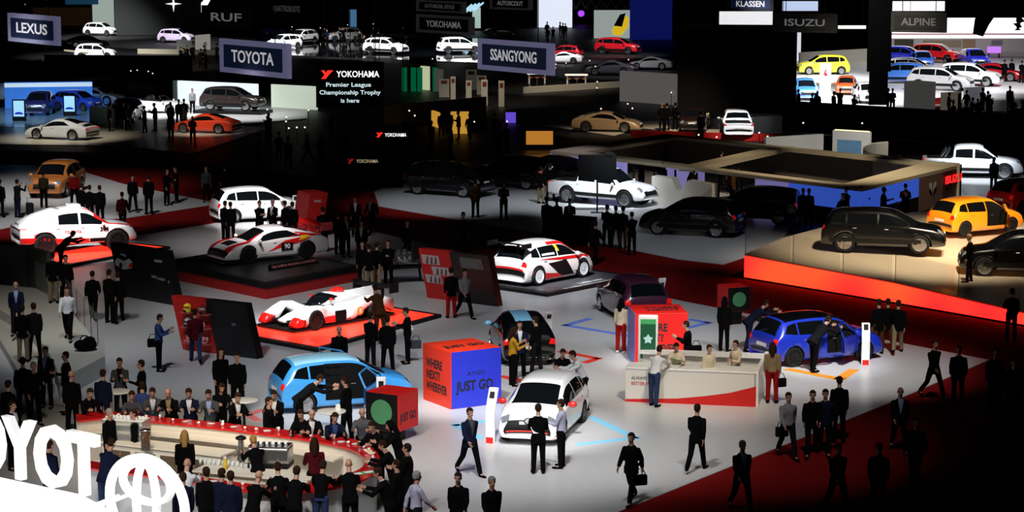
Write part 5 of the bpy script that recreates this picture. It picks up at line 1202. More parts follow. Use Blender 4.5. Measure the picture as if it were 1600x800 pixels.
 ('H', 71, 543, -100, 'stand', 'navy', 'black', dict(shirt='lblue', tie='navy', label='man in dark suit with blue tie in the left standing group')),
 ('H', 103, 551, 200, 'talk', 'black', 'black', dict(shirt='white', label='man in black suit facing left beside the end of the cream walkway')),
 ('H', 111, 581, 90, 'stand', 'black', 'black', dict(bald=True, label='bald man in black beside the left end of the bar')),
 ('H', 160, 579, 80, 'stand2', 'navy', 'navy', dict(style='shirt', label='man in dark patterned shirt at the left round table')),
 ('H', 187, 560, -90, 'phone', 'grey', 'black', dict(shirt='black', label='man in grey blazer with a white badge at the left round table')),
 ('H', 221, 564, 180, 'talk', 'black', 'black', dict(style='shirt', label='man in black shirt right of the left round table')),
 ('H', 222, 598, 100, 'stand', 'blue', 'black', dict(style='shirt', hair='hbrown', label='man in blue shirt behind the left part of the bar')),
 ('H', 18, 628, -20, 'talk', 'black', 'black', dict(shirt='white', label='man in dark suit behind the first glowing letter')),
 ('F', 346, 640, -60, 'stand', 'black', 'black', dict(long=True, label='dark visitors blurred behind the middle of the bar, left one')),
 ('F', 372, 648, -90, 'stand2', 'black', 'black', dict(label='dark visitor behind the bar beside the round table')),
 # guests along the back of the bar
 ('H', 140, 608, -60, 'bar', 'black', 'black', dict(label='man in black at the left corner of the red bar')),
 ('H', 206, 612, -85, 'bar', 'grey', 'black', dict(style='shirt', label='man in dark grey shirt at the red bar, elbows on the top')),
 ('H', 238, 607, -80, 'bar', 'grey', 'black', dict(shirt='white', tie='grey', hair='hbrown', label='man in grey suit with striped tie at the red bar')),
 ('H', 263, 608, -100, 'bar', 'black', 'black', dict(shirt='beige', bald=True, label='bald man in black vest and beige sleeves at the red bar')),
 ('H', 295, 608, -90, 'bar', 'navy', 'black', dict(shirt='white', label='man in navy suit with open white shirt at the red bar')),
 ('H', 326, 610, -95, 'bar', 'grey', 'black', dict(shirt='lblue', label='man in charcoal suit and blue shirt at the red bar')),
 ('H', 346, 600, -70, 'bar', 'black', 'black', dict(hair='hbrown', long=True, label='woman with dark hair behind the man in a blue shirt at the bar')),
 ('H', 371, 615, -60, 'bar', 'black', 'black', dict(shirt='white', label='man in black suit and white shirt left of the pale gap in the bar crowd')),
 ('H', 419, 622, -20, 'stand', 'black', 'black', dict(label='man in black suit seen in profile at the red bar by the blue car')),
 ('H', 428, 611, -100, 'bar', 'black', 'black', dict(shirt='white', label='man with white collar facing the viewer by the rear of the blue car')),
 ('H', 470, 641, -100, 'bar', 'black', 'black', dict(hair='hbrown', label='man with auburn hair leaning low over the red bar')),
 ('H', 487, 641, -80, 'bar', 'black', 'black', dict(shirt='white', bald=True, label='bald man in black suit leaning over the red bar')),
 ('H', 523, 646, -75, 'bar', 'navy', 'black', dict(shirt='blue', label='man in dark suit and bright blue shirt at the red bar')),
 ('H', 566, 639, -90, 'bar', 'plaid', 'black', dict(style='shirt', bald=True, label='bald man in checked shirt at the red bar')),
 ('H', 582, 660, -120, 'bar', 'black', 'black', dict(hair='hbrown', label='man in black bent over the bar right of the checked shirt')),
 ('H', 500, 590, 10, 'bend', 'dark', 'black', dict(shirt='white', ht=1.8, label='man in dark suit bending at the open door of the light blue hatchback')),
 ('H', 541, 590, 160, 'stand2', 'black', 'black', dict(hair='hbrown', label='person in black leaning at the open front door of the light blue hatchback')),
 ('F', 531, 612-12, -90, 'stand', 'black', 'black', dict(bald=True, label='bald man behind the roof of the light blue hatchback', ht=1.75)),
 # right end of the bar
 ('H', 611, 659, 180, 'bar', 'black', 'black', dict(hair='black', long=True, label='woman with long dark hair at the rounded bar end by the red cube')),
 ('H', 600, 690, 175, 'bar', 'black', 'black', dict(hair='hbrown', label='black-clad guest at the rounded end of the bar')),
 ('H', 637, 695, 170, 'talk', 'black', 'black', dict(shirt='grey', hair='hbrown', label='man in black jacket clasping his hands, rightmost at the bar end')),
 ('H', 621, 720, 160, 'stand', 'black', 'black', dict(label='man in black behind the one clasping his hands')),
 ('H', 593, 733, 170, 'bar', 'black', 'black', dict(shirt='white', label='man in black suit and white collar at the lower right of the bar')),
 ('H', 650, 734, 30, 'walk', 'lavender', 'dark', dict(style='shirt', hair='hgrey', label='person in pale lavender shirt at the bottom edge right of the bar')),
 # guests along the front, seen from behind
 ('H', 545, 720, 100, 'bar', 'black', 'black', dict(bald=True, label='bald man in black from behind at the front of the bar')),
 ('H', 504, 722, 80, 'bar', 'black', 'denim', dict(style='shirt', label='man in black pullover from behind at the front of the bar')),
 ('H', 463, 731, 80, 'bar', 'black', 'black', dict(label='black-suited man from behind at the bar front, right of a gap')),
 ('H', 434, 725, 100, 'bar', 'black', 'black', dict(shirt='white', label='black-suited man turning right at the bar front below the espresso machine')),
 ('H', 403, 738, 60, 'bar', 'black', 'black', dict(shirt='white', bald=True, label='balding man in black suit at the bar front, left of the turning man')),
 ('H', 360, 738, 95, 'stand', 'navy', 'navy', dict(label='man in navy suit from behind, right of a pair at the bar front')),
 ('H', 345, 734, 60, 'stand2', 'navy', 'black', dict(hair='hbrown', label='man in navy suit seen in profile, left of a pair at the bar front')),
 ('H', 322, 732, 90, 'stand', 'black', 'black', dict(label='black-suited man from behind at the bar front beside the white shirt')),
 ('H', 292, 719, 80, 'bar', 'white', 'dark', dict(style='shirt', bald=True, label='balding man in white shirt from behind at the bar front')),
 ('H', 286, 740, 120, 'stand', 'navy', 'black', dict(label='dark-haired man in navy right of the glowing emblem')),
 ('H', 172, 687, 60, 'bar', 'navy', 'denim', dict(ht=1.85, label='man in dark blazer and pale jeans between the glowing T and emblem')),
 ('H', 76, 690, 60, 'stand', 'navy', 'navy', dict(label='man in dark blue suit seen through the glowing O')),
 # staff inside the bar
 ('H', 288, 674, 95, 'stand', 'black', 'black', dict(style='shirt', hair='blond', long=True, ht=1.7, label='barmaid in black dress with light hair inside the bar')),
 ('H', 170, 640, -30, 'stand', 'black', 'black', dict(hair='hgrey', ht=1.7, label='grey-haired barman in black behind the pastry case')),
 ('H', 210, 641, 200, 'stand', 'black', 'black', dict(style='shirt', hair='hbrown', ht=1.66, label='barmaid in black behind the cups on the pastry case')),
 ('H', 491, 686, 100, 'talk', 'maroon', 'black', dict(style='shirt', long=True, hair='hbrown', ht=1.75, label='waitress with big brown hair inside the right part of the bar')),
 ('H', 396, 683, 120, 'bar', 'black', 'black', dict(style='shirt', hair='blond', ht=1.7, label='barman in black beside the steel dispenser')),
]
for k, px, py, hd, pose, top, legs, kw in PPL:
    kw = dict(kw); z = kw.pop('z', .02); ht = kw.get('ht', 1.76)
    if k == 'F': p = G(px, py, z)
    else:
        lean = POSES[pose].get('lean', 0); hh = ht*(.53+.47*math.cos(lean)); p = HP(px, py, hh, z)
        p.x -= math.sin(lean)*.75*math.cos(math.radians(hd)); p.y -= math.sin(lean)*.75*math.sin(math.radians(hd))
    person(p, hd, pose, top, legs, z=z, **kw)
# things people carry
def bag(px, py, z, label, col='black', name='shoulder_bag'):
    g = G(px, py); t = thing(name, (g.x, g.y, z), .3, label, 'bag'); m = MB(); m.box((-.17, -.07, -.14), (.17, .07, .12)); m.build('bag_body', cloth(COL[col]), t, bevel=.03); m = MB(); m.tube([(-.14, 0, .11), (-.07, 0, .26), (.07, 0, .26), (.14, 0, .11)], .012, 5); m.build('strap', cloth(COL[col]), t)
bag(240, 580, .9, 'black bag hanging at the hip of the young man in blue shirt'); bag(1000, 784, .55, 'black briefcase carried by the man hurrying past the floor arrow', name='briefcase')
bag(1087, 591, .9, 'black shoulder bag of the man in a black polo by the red cube'); bag(1221, 715, .7, 'dark bag carried by the man in a pale shirt', 'dark')
bag(1219, 629, .6, 'black bag held by the woman in red trousers at the counter end'); bag(650, 567, .6, 'dark bag hanging from the hand of the man holding papers', 'grey')
g = G(1060, 562, 1.2); t = thing('leaflet', g, .4, 'green leaflet held by a hostess at the counter', 'leaflet'); MB().box((-.15, -.1, 0), (.15, .1, .01)).build('cover', M('leaflet_green', (.02, .2, .05), .6), t); MB().box((-.08, -.05, .01), (.08, .05, .013)).build('cover_print', WHITE, t)
g = G(1186, 556); t = thing('camera_tripod', g, 0, 'black tripod with camera beside the bending man in navy', 'tripod'); m = MB()
for k in range(3): m = MB(); m.tube([(0, 0, 1.1), (.4*math.cos(k*2.1), .4*math.sin(k*2.1), 0)], .018, 6); m.build('leg', BLACK, t)
m = MB(); m.box((-.08, -.1, 1.12), (.08, .1, 1.26)); m.tube([(.08, 0, 1.19), (.2, 0, 1.19)], .05, 10); m.build('camera', BLACK, t)
for px, py, z, lb in ((640, 512, 1.15, 'white sheet of paper held by the man in a black polo shirt'), (840-3, 672, 1.15, 'small brochure held by the man in the black suit')):
    g = G(px, py, z); t = MB().box((-.1, -.13, 0), (.1, .13, .012)).build('paper_sheet', WHITE); t.location = g; t.rotation_euler = (.5, 0, .3); tag(t, lb, 'paper')
# ---------------------------------------------------------------- lounge with the beige roof frame
def tagd(o, label, cat, group=None): return tag(o, label, cat, group)
BG = M('beige_frame', (.5, .42, .28), .6); LAV = M('lavender_glow_wall', (.42, .4, .75), .6, emit=.28, ecol=(.35, .3, .8)); BSC = M('blue_screen', (.03, .08, .5), .4, emit=.45, ecol=(.05, .14, .8), noise=.5, scale=1)  # lavender emission stands in for purple light falling on these walls
zr = 1.8; A, B, Cc, D = [G(*p, zr) for p in ((859, 235), (1040, 209), (1503, 257), (1347, 294))]; o = Vector((A.x, A.y, 0)); r = thing('lounge_pavilion', o, 0, 'open lounge pavilion with beige roof frame and purple and blue walls', 'pavilion')
def band(name, P, w_, z0, z1, mat):
    c = sum(P, Vector())/len(P); Q = [p+(c-p).normalized()*w_*1.5 for p in P]
    for i in range(len(P)):
        a, b, e_, f_ = P[i], P[(i+1) % len(P)], Q[(i+1) % len(P)], Q[i]
        MB().prism([(p.x-o.x, p.y-o.y) for p in (a, b, e_, f_)], z0, z1).build(name, mat, r)
band('roof_beam', [A, B, Cc, D], 1.3, zr-.16, zr, BG)
u, v = A.lerp(D, .45), B.lerp(Cc, .4); MB().prism([(p.x-o.x, p.y-o.y) for p in (u, v, v+Vector((1, -.3, 0)), u+Vector((1, -.3, 0)))], zr-.25, zr-.02).build('roof_beam', BG, r)
def wseg(name, P, Q, t0, t1, mat, z0=.02, z1=zr-.16, th=.15):
    a, b = P.lerp(Q, t0)-o, P.lerp(Q, t1)-o; return slab(name, Vector((a.x, a.y, 0)), Vector((b.x, b.y, 0)), z0, z1, th, mat, None) 
def par(x): x.parent = r; return x
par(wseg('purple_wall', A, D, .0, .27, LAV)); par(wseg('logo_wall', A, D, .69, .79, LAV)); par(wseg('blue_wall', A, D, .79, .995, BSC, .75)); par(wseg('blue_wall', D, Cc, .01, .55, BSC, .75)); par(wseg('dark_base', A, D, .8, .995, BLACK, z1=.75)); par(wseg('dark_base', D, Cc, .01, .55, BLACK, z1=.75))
par(wseg('brown_wall', D, Cc, .55, .8, M('brown_wall', (.16, .09, .07), .6))); par(wseg('dark_wall', D, Cc, .8, 1, M('dark_red_wall', (.05, .008, .008), .6)))
par(wseg('back_wall', A, B, .02, .98, M('beige_wall_dim', (.2, .16, .11), .7))); par(wseg('back_wall', B, Cc, .02, .98, M('beige_wall_dim', (.2, .16, .11), .7)))  # dimness of the interior is put into this darker beige
for k in range(6):
    p = A.lerp(D, .3+.07*k)-o; MB().box((p.x-.05, p.y+.3, .02), (p.x+.05, p.y+.4, zr-.25)).build('post', BLACK, r)
def emblem2(P, Q, t, z, s_, m, ang):
    p = P.lerp(Q, t)-o; p.z = 0; n = Vector((math.sin(ang), -math.cos(ang), 0)); e_ = MB()
    def pt3(x, zz): return p+Vector((x*math.cos(ang), x*math.sin(ang), zz))+n*.06
    for sg in (-1, 1):
        e_.add([pt3(sg*x*s_, z+y*s_) for x, y in ((.1, .1), (.25, .45), (.8, .5), (.95, .2), (.6, -.1), (.3, -.25), (.15, -.6))], [tuple(range(7))])
    e_.build('wing_emblem', m, r)
aA = math.atan2(D.y-A.y, D.x-A.x); aD = math.atan2(Cc.y-D.y, Cc.x-D.x)
emblem2(A, D, .735, 1.1, .6, INK, aA); emblem2(D, Cc, .68, 1.05, .5, M('silver_mark', (.6, .55, .5), .4), aD)
p = A.lerp(D, .735)-o; text('wall_lettering', 'SSANGYONG', .34, INK, r, (p.x+.07*math.sin(aA), p.y-.07*math.cos(aA), .55), (PI/2, 0, aA), .004, .8)
p = D.lerp(Cc, .9)-o; text('lit_lettering', 'ISUZU', .5, glow((1, .02, .02), 1.2), r, (p.x+.07*math.sin(aD), p.y-.07*math.cos(aD), 1.2), (PI/2, 0, aD), .01, 1.5, bold=.04)
# faceted desk, lavender back panel
a, b = G(1018, 318), G(1112, 325); q, L = rootAB('reception_desk', a, b, 'white faceted reception desk with a V notch in the pavilion', 'desk')
m = MB(); oz = [(0, 1.35), (1.0*L/3, 1.3), (1.25*L/3, .75), (1.45*L/3, .7), (1.8*L/3, 1.25), (L, 1.15), (L, 0), (0, 0)]; n_ = len(oz)
m.add([(x, 0, z) for x, z in oz]+[(x, .6, z) for x, z in oz], [tuple(range(n_))[::-1], tuple(range(n_, 2*n_))]+[(i, (i+1) % n_, n_+(i+1) % n_, n_+i) for i in range(n_)]); m.build('desk_body', M('desk_white', (.7, .66, .58), .5), q)
MB().add([(L*.62, -.02, 0), (L, -.02, 0), (L, -.02, 1.0)], [(0, 1, 2)]).build('desk_facet', M('desk_shade', (.5, .46, .4), .5), q)  # flat triangle; the facet's shade is put into its darker colour
def board(label, cat, x0, y0, x1, y1, h, mat, th=.2, name='display_wall', z=0, group=None):
    """upright panel whose foot runs from (x0,y0) to (x1,y1)"""
    a, b = G(x0, y0, z), G(x1, y1, z); q, L = rootAB(name, a, b, label, cat, group, z=z); lbox('panel', (0, 0, 0), (L, th, h), mat, q); return q, L
q, L = board('lavender panel with added glow inside the lounge pavilion', 'panel', 1040, 300, 1098, 304, 1.35, LAV)
def sqrboard(label, cat, x0, yb, x1, yt, Y, mat, name='screen', th=.3, yaw=0):
    """hanging panel between pixel rows yt and yb at distance Y"""
    Y = min(Y, G(x0, yb).y*.998); a, b, c_ = AT(x0, yb, Y), AT(x1, yb, Y), AT(x0, yt, Y); q = thing(name, a, math.radians(yaw), label, cat); L = b.x-a.x; h = c_.z-a.z
    k = 1/math.cos(math.radians(yaw)); lbox('panel', (0, 0, 0), (L*k, th, h), mat, q)
    if a.z > .9:
        for x in (.12, .88): lbox('suspension_wire', (L*k*x-.02, .1, h), (L*k*x+.02, .14, 23.95-a.z), BLACK, q)
    elif a.z > -.02:
        for x in (.12, .88): lbox('leg', (L*k*x-.06, .06, -a.z-.02), (L*k*x+.06, .18, 0), BLACK, q)
    return q, L*k, h
# walls behind the pavilion
q, L = board('grey white curved wall with a dark strip screen behind the pavilion', 'wall', 1196, 264, 1286, 258, 1.75, M('wall_white2', (.55, .55, .53), .5), z=0, name='partition_wall'); lbox('dark_screen', (.1, -.02, .7), (1.3, 0, 1.2), BLACK, q)
q, L = board('grey box wall with a glowing wave picture behind the pavilion', 'wall', 1300, 262, 1358, 266, 2.1, M('wall_white2', (.55, .55, .53), .5), name='partition_wall'); lbox('wave_screen', (.3, -.02, .6), (L-.5, 0, 1.6), M('wave_screen', (.05, .12, .2), .3, noise=1, scale=2, emit=.25, ecol=(.2, .4, .6)), q); lbox('top_light', (.1, 0, 2.1), (L-.1, .2, 2.14), glow((1, .9, .5), .8), q)
cv = smooth(PX([(1388, 222), (1362, 225), (1350, 232), (1362, 239), (1400, 246), (1450, 252), (1500, 256)], 1.9)); oo = Vector((cv[0].x, cv[0].y, 0)); q = thing('curved_wall', oo, 0, 'pale C-shaped curved wall behind the pavilion corner', 'wall')
m = MB(); vs_ = []
for p in cv: vs_ += [(p.x-oo.x, p.y-oo.y, .02), (p.x-oo.x, p.y-oo.y+.35, .02), (p.x-oo.x, p.y-oo.y+.35, 1.9), (p.x-oo.x, p.y-oo.y, 1.9)]
m.add(vs_, [(4*i+k, 4*i+(k+1) % 4, 4*i+4+(k+1) % 4, 4*i+4+k) for i in range(len(cv)-1) for k in range(4)]); m.build('wall_band', M('wall_cream', (.5, .46, .38), .5), q)
# ---------------------------------------------------------------- hanging signs
FRAME = M('sign_frame', (.2, .2, .3), .6, emit=.13, ecol=(.55, .55, 1)); FRAME2 = M('sign_frame_dim', (.1, .1, .1), .6, emit=.012, ecol=(.7, .7, .8)); NAVY = M('sign_navy', (.01, .016, .045), .5, emit=.02, ecol=(.1, .2, .6)); NAVY2 = M('sign_navy_dim', (.004, .006, .008), .6)  # weak emission stands in for hall light falling on frames, faces and letters
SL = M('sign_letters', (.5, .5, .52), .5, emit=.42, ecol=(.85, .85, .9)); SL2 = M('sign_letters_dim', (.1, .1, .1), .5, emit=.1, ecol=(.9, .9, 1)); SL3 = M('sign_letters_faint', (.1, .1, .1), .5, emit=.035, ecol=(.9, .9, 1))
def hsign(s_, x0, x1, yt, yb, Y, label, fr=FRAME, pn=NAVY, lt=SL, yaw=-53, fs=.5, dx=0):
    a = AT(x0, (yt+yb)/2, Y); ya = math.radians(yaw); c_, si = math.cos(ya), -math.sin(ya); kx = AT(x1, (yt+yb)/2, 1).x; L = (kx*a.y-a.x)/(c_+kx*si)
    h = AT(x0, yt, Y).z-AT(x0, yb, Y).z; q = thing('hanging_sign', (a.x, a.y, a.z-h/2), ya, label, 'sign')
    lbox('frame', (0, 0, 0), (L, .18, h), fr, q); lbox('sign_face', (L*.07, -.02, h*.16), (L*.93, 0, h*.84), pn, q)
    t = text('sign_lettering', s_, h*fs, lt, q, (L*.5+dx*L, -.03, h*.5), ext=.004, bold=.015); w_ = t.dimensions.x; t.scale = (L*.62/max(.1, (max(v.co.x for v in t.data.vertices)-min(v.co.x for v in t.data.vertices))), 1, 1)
    m = MB()
    for x in (L*.2, L*.8): m.tube([(x, .09, h), (x, .09, 23.95-(a.z-h/2))], .02, 5)
    m.build('suspension_wire', BLACK, q); return q
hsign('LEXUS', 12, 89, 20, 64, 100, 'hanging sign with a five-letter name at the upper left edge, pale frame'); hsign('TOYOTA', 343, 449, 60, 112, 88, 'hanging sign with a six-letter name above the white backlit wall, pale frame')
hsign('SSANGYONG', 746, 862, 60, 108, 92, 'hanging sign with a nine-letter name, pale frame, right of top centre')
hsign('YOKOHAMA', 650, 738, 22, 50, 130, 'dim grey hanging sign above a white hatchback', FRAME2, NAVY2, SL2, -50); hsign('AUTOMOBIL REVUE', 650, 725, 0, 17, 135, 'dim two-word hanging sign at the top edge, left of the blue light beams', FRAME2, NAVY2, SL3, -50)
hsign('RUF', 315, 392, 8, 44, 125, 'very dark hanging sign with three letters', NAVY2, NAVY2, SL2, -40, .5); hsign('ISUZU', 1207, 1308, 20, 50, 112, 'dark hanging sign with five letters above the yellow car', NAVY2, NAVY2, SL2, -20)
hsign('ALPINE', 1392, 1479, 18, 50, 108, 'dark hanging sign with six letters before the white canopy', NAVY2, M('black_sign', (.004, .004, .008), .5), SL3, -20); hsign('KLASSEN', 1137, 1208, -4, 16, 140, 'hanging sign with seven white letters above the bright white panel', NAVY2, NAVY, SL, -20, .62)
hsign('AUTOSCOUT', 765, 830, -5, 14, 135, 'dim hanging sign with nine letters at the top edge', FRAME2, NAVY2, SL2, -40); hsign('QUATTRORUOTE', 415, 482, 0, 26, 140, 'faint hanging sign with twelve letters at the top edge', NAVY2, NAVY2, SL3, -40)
# LED screens
q, L, h = sqrboard('black LED screen with red and white trophy announcement', 'screen', 494, 168, 600, 97, 112, MATT, 'led_screen')
def ltr(s_, x, z, size, m, w_): 
    t = text('screen_lettering', s_, size, m, q, (x, -.03, z), ext=.004, bold=.015); ww = max(v.co.x for v in t.data.vertices)-min(v.co.x for v in t.data.vertices); t.scale = (w_/ww, 1, 1)
LW = glow((.75, .95, 1), .85); LWW = glow((1, 1, 1), 1.2); LR = glow((1, .03, .02), 1.1)
def ymark(parent, x, z, s_, m, y=-.03): return MB().add([(x+a*s_, y, z+b*s_) for a, b in ((0, 1), (.35, 1), (.55, .7), (.7, 1), (1.35, 1), (.85, .5), (.5, .05), (.0, .05), (.35, .5), (.3, .62))], [(0, 1, 2, 9), (2, 3, 4, 5, 8, 9), (5, 6, 7, 8)]).build('red_mark', m, parent)
ymark(q, L*.08, h*.62, h*.2, LR); ltr('YOKOHAMA', L*.62, h*.73, h*.19, LWW, L*.63); ltr('Premier League', L*.48, h*.5, h*.13, LW, L*.66); ltr('Championship Trophy', L*.5, h*.33, h*.13, LW, L*.9); ltr('is here', L*.5, h*.15, h*.13, LW, L*.27)
for x0, x1, yb, lb, mm, m2 in ((588, 636, 216, 'small lit sign with a red mark and white letters', LWW, LR), (543, 592, 257, 'small dim sign with yellowish letters above the dark carpet', glow((.5, .4, .25), .6), glow((.3, .01, .01), .6))):
    q, L, h = sqrboard(lb, 'sign', x0, yb, x1, yb-10, 118, MATT, 'lit_sign', .1); ymark(q, 0, h*.1, h*.8, m2); ltr('YOKOHAMA', L*.63, h*.5, h*.75, mm, L*.7)
    lbox('support_wall', (-.2, .1, -q.location.z), (L+.2, .3, h), MATT, q)
q, L, h = sqrboard('huge black screen back hanging between the stands', 'screen', 1058, 176, 1240, 48, 150, MATT, 'led_screen', .8, -8); lbox('truss', (-.1, .1, h), (L+.1, .5, h+.4), M('truss_dark', (.02, .02, .02), .6), q)
for x in (.5, L-.5): pass
# ---------------------------------------------------------------- far left
WB = glow((.85, .95, 1), .95); q, L = board('brilliant white backlit wall behind a dark parked car', 'display wall', 278, 164, 402, 170, 1.8, WB); lbox('side_panel', (-.5, .1, 0), (0, .3, 1.8), M('pale_side', (.45, .52, .5), .6), q)
q, L = board('pale curved backlit wall right of the brilliant white one', 'display wall', 424, 168, 494, 172, 1.7, glow((.8, .9, .75), .55))
q, L = board('bright blue backlit wall behind the distant vans', 'display wall', 8, 170, 145, 168, 1.9, M('blue_wall', (.05, .2, .7), .5, emit=.5, ecol=(.05, .25, .9), noise=.6, scale=1.2)); lbox('white_band', (0, -.02, 1.55), (L, 0, 1.85), glow((.7, .85, 1), .6), q)
for i, (px, py, lb) in enumerate(((30, 190, 'blue screen kiosk at the far left, nearer the edge'), (109, 182, 'blue screen kiosk beside the distant van'))):
    g = G(px, py); t = thing('screen_kiosk', g, 0, lb, 'kiosk'); lbox('kiosk_body', (-.45, 0, 0), (.45, .2, 1.5), BLACK, t); lbox('screen', (-.36, -.02, .35), (.36, 0, 1.42), glow((.35, .6, .8), .6), t); m = MB(); m.add([(.3*math.cos(a), -.03, .5+.16*math.sin(a)) for a in [PI*k/10 for k in range(11)]], [tuple(range(11))]); m.build('screen_picture', BL, t)
g = G(2, 168); t = thing('cone_canopy', g, 0, 'grey cone shaped canopy at the left edge', 'canopy'); m = MB(); m.lathe([(1.3, .7), (.5, 1.75), (.3, 1.8)], seg=28); m.build('canopy_shell', M('cone_grey', (.45, .45, .45), .6), t, True); MB().lathe([(.3, 0), (.3, .8)], seg=16).build('pole', BLACK, t)
q, L = board('white green display ramp beside the dark blue car', 'display', 140, 196, 176, 200, 1.3, M('ramp_pale', (.45, .6, .58), .5))
# cars of the left distance
car('porsche', 97, 217, 160, 'silver white fastback coupe on the beige floor at the left')
car('suv', 196, 190, -92, 'dark blue crossover facing the viewer beside the white roadster', col=(.02, .03, .08), s=.95)
car('road', 246, 176, -14, 'white open roadster before the brilliant white wall'); car('suv', 364, 177, -16, 'dark brown estate car before the brilliant white wall', col=(.03, .02, .02), dz=.25)
g = G(364, 177); t = thing('low_plinth', (g.x, g.y, 0), math.radians(-16), 'low black plinth under the dark estate car', 'platform'); lbox('plinth', (-2.6, -1.1, 0), (2.6, 1.1, .24), BLACK, t)
car('coupe', 322, 207, 165, 'orange red classic coupe in front of the brilliant white wall', col=(.75, .06, .02), s=.95)
car('coupe', 150, 163, -15, 'silver sports car at the end of the blue wall', col=(.5, .55, .6)); car('hatch', 62, 178, -88, 'dark van-like car with purple lights facing the viewer', col=(.02, .02, .1), s=1.05)
car('hatch', 122, 172, -30, 'blue compact car in front of the blue wall', col=(.02, .06, .5), s=.95)
car('hatch', 158, 55, -20, 'far white car under the pale green wall'); car('hatch', 150, 92, 0, 'far white car on the pale table-like plinth'); car('coupe', 138, 74, 10, 'far black coupe with one red tail lamp', col=(.01, .01, .01)); car('hatch', 276, 66, -15, 'far colourful rally car in white, red and yellow', col=(.6, .5, .7)); car('coupe', 4, 62, -20, 'far white car cut by the left edge')
# walls of the far left
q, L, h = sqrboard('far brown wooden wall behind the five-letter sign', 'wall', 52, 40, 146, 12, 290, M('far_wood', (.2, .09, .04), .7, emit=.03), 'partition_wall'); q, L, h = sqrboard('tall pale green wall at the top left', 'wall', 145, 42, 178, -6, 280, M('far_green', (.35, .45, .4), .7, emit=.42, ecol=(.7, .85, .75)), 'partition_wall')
q, L, h = sqrboard('blue hanging panel at the top left edge', 'sign', 102, 7, 153, -6, 250, M('far_blue', (.01, .05, .15), .5, emit=.1, ecol=(.05, .3, .6)), 'hanging_sign')
q, L, h = sqrboard('dark wall with a glowing white cross-shaped star', 'wall', 180, 55, 320, -8, 300, M('far_dark', (.01, .012, .012), .8), 'partition_wall')
def star4(x, y, rr, m): 
    p = AT(x, y, QY)-q.location; k = QY/FPX; st = []
    for i in range(8):
        a = i*PI/4; z_ = rr*k if i % 2 == 0 else rr*k*.17; st.append((p.x+z_*math.sin(a), p.y, p.z+z_*math.cos(a)))
    MB().add(st, [tuple(range(8))]).build('star_emblem', m, q)
QY = q.location.y-.1
star4(271, 6, 13, glow((1, 1, 1), 1.3)); p = AT(321, 6, QY)-q.location; MB().add([(p.x-.5, p.y, p.z-1), (p.x-.2, p.y, p.z-.9), (p.x+.9, p.y, p.z+1), (p.x+.2, p.y, p.z+.8), (p.x-.5, p.y, p.z+.1)], [(0, 1, 2, 3, 4)]).build('shield_emblem', glow((1, 1, 1), 1.3), q)
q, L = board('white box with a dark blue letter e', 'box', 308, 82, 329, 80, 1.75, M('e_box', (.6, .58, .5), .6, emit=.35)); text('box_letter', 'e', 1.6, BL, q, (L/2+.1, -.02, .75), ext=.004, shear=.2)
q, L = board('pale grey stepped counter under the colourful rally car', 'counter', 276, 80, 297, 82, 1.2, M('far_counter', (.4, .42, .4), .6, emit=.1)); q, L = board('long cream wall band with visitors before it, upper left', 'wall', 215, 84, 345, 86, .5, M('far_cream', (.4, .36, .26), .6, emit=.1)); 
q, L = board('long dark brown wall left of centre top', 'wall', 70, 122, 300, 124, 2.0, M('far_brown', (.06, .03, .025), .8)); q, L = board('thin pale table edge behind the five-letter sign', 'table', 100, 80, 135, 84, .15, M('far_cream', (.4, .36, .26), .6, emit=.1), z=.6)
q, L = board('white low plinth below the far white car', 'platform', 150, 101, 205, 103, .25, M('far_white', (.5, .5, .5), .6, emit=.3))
# far centre
for px, py, hd, key, col, lb, s_ in ((471, 68, -120, 'suv', (.8, .8, .8), 'far white crossover facing the viewer, top left of centre', .95), (443, 76, -130, 'hatch', (.8, .8, .8), 'far white hatchback partly behind the six-letter sign', 1), (436, 56, -20, 'coupe', (.02, .08, .5), 'far blue car behind the six-letter sign', .9),
 (537, 64, 200, 'hatch', (.75, .75, .75), 'far white hatchback behind standing visitors', 1), (603, 84, -25, 'suv', (.8, .8, .8), 'far white and blue crossover right of the visitors', 1), (617, 62, 10, 'coupe', (.02, .12, .08), 'far dark green coupe', .9), (718, 83, 15, 'suv', (.8, .8, .8), 'far white crossover below the dim grey sign', 1),
 (785, 57, 10, 'coupe', (.02, .2, .1), 'far green coupe above the nine-letter sign', .9), (965, 84, -20, 'suv', (.6, .01, .02), 'far glossy red crossover before the yellow car poster', 1), (882, 92, 160, 'hatch', (.5, .01, .02), 'far red car beside the nine-letter sign', .9), (880, 99, 170, 'coupe', (.75, .75, .75), 'far white car in front of the far red car', .85), (955, 117, 165, 'coupe', (.05, .05, .06), 'far black coupe with silver highlights', 1), (1016, 108, 170, 'coupe', (.6, .6, .62), 'far silver coupe behind the pale wall', .9), (950, 205, -15, 'coupe', (.35, .22, .12), 'bronze coupe on the cream floor strip behind the pavilion', 1), (1085, 204, -100, 'hatch', (.02, .005, .005), 'black compact car on the cream floor strip', 1)):
    car(key, px, py, hd, lb, col=col, s=s_)
car('pickup', 1150, 214, 88, 'white pickup truck seen from behind, behind the pavilion roof', col=(.8, .8, .8)); 
a, b = G(985, 215), G(1240, 222); q, L = rootAB('red_riser', a, b, 'low red wall along the cream floor strip', 'wall'); lbox('panel', (0, 0, 0), (L, .15, .45), REDW, q)
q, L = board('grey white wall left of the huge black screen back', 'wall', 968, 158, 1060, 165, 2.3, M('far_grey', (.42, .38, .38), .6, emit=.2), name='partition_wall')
q, L, h = sqrboard('bright white projection screen at the top centre', 'screen', 840, 43, 894, -8, 300, glow((.8, .86, 1), .95), 'led_screen'); 
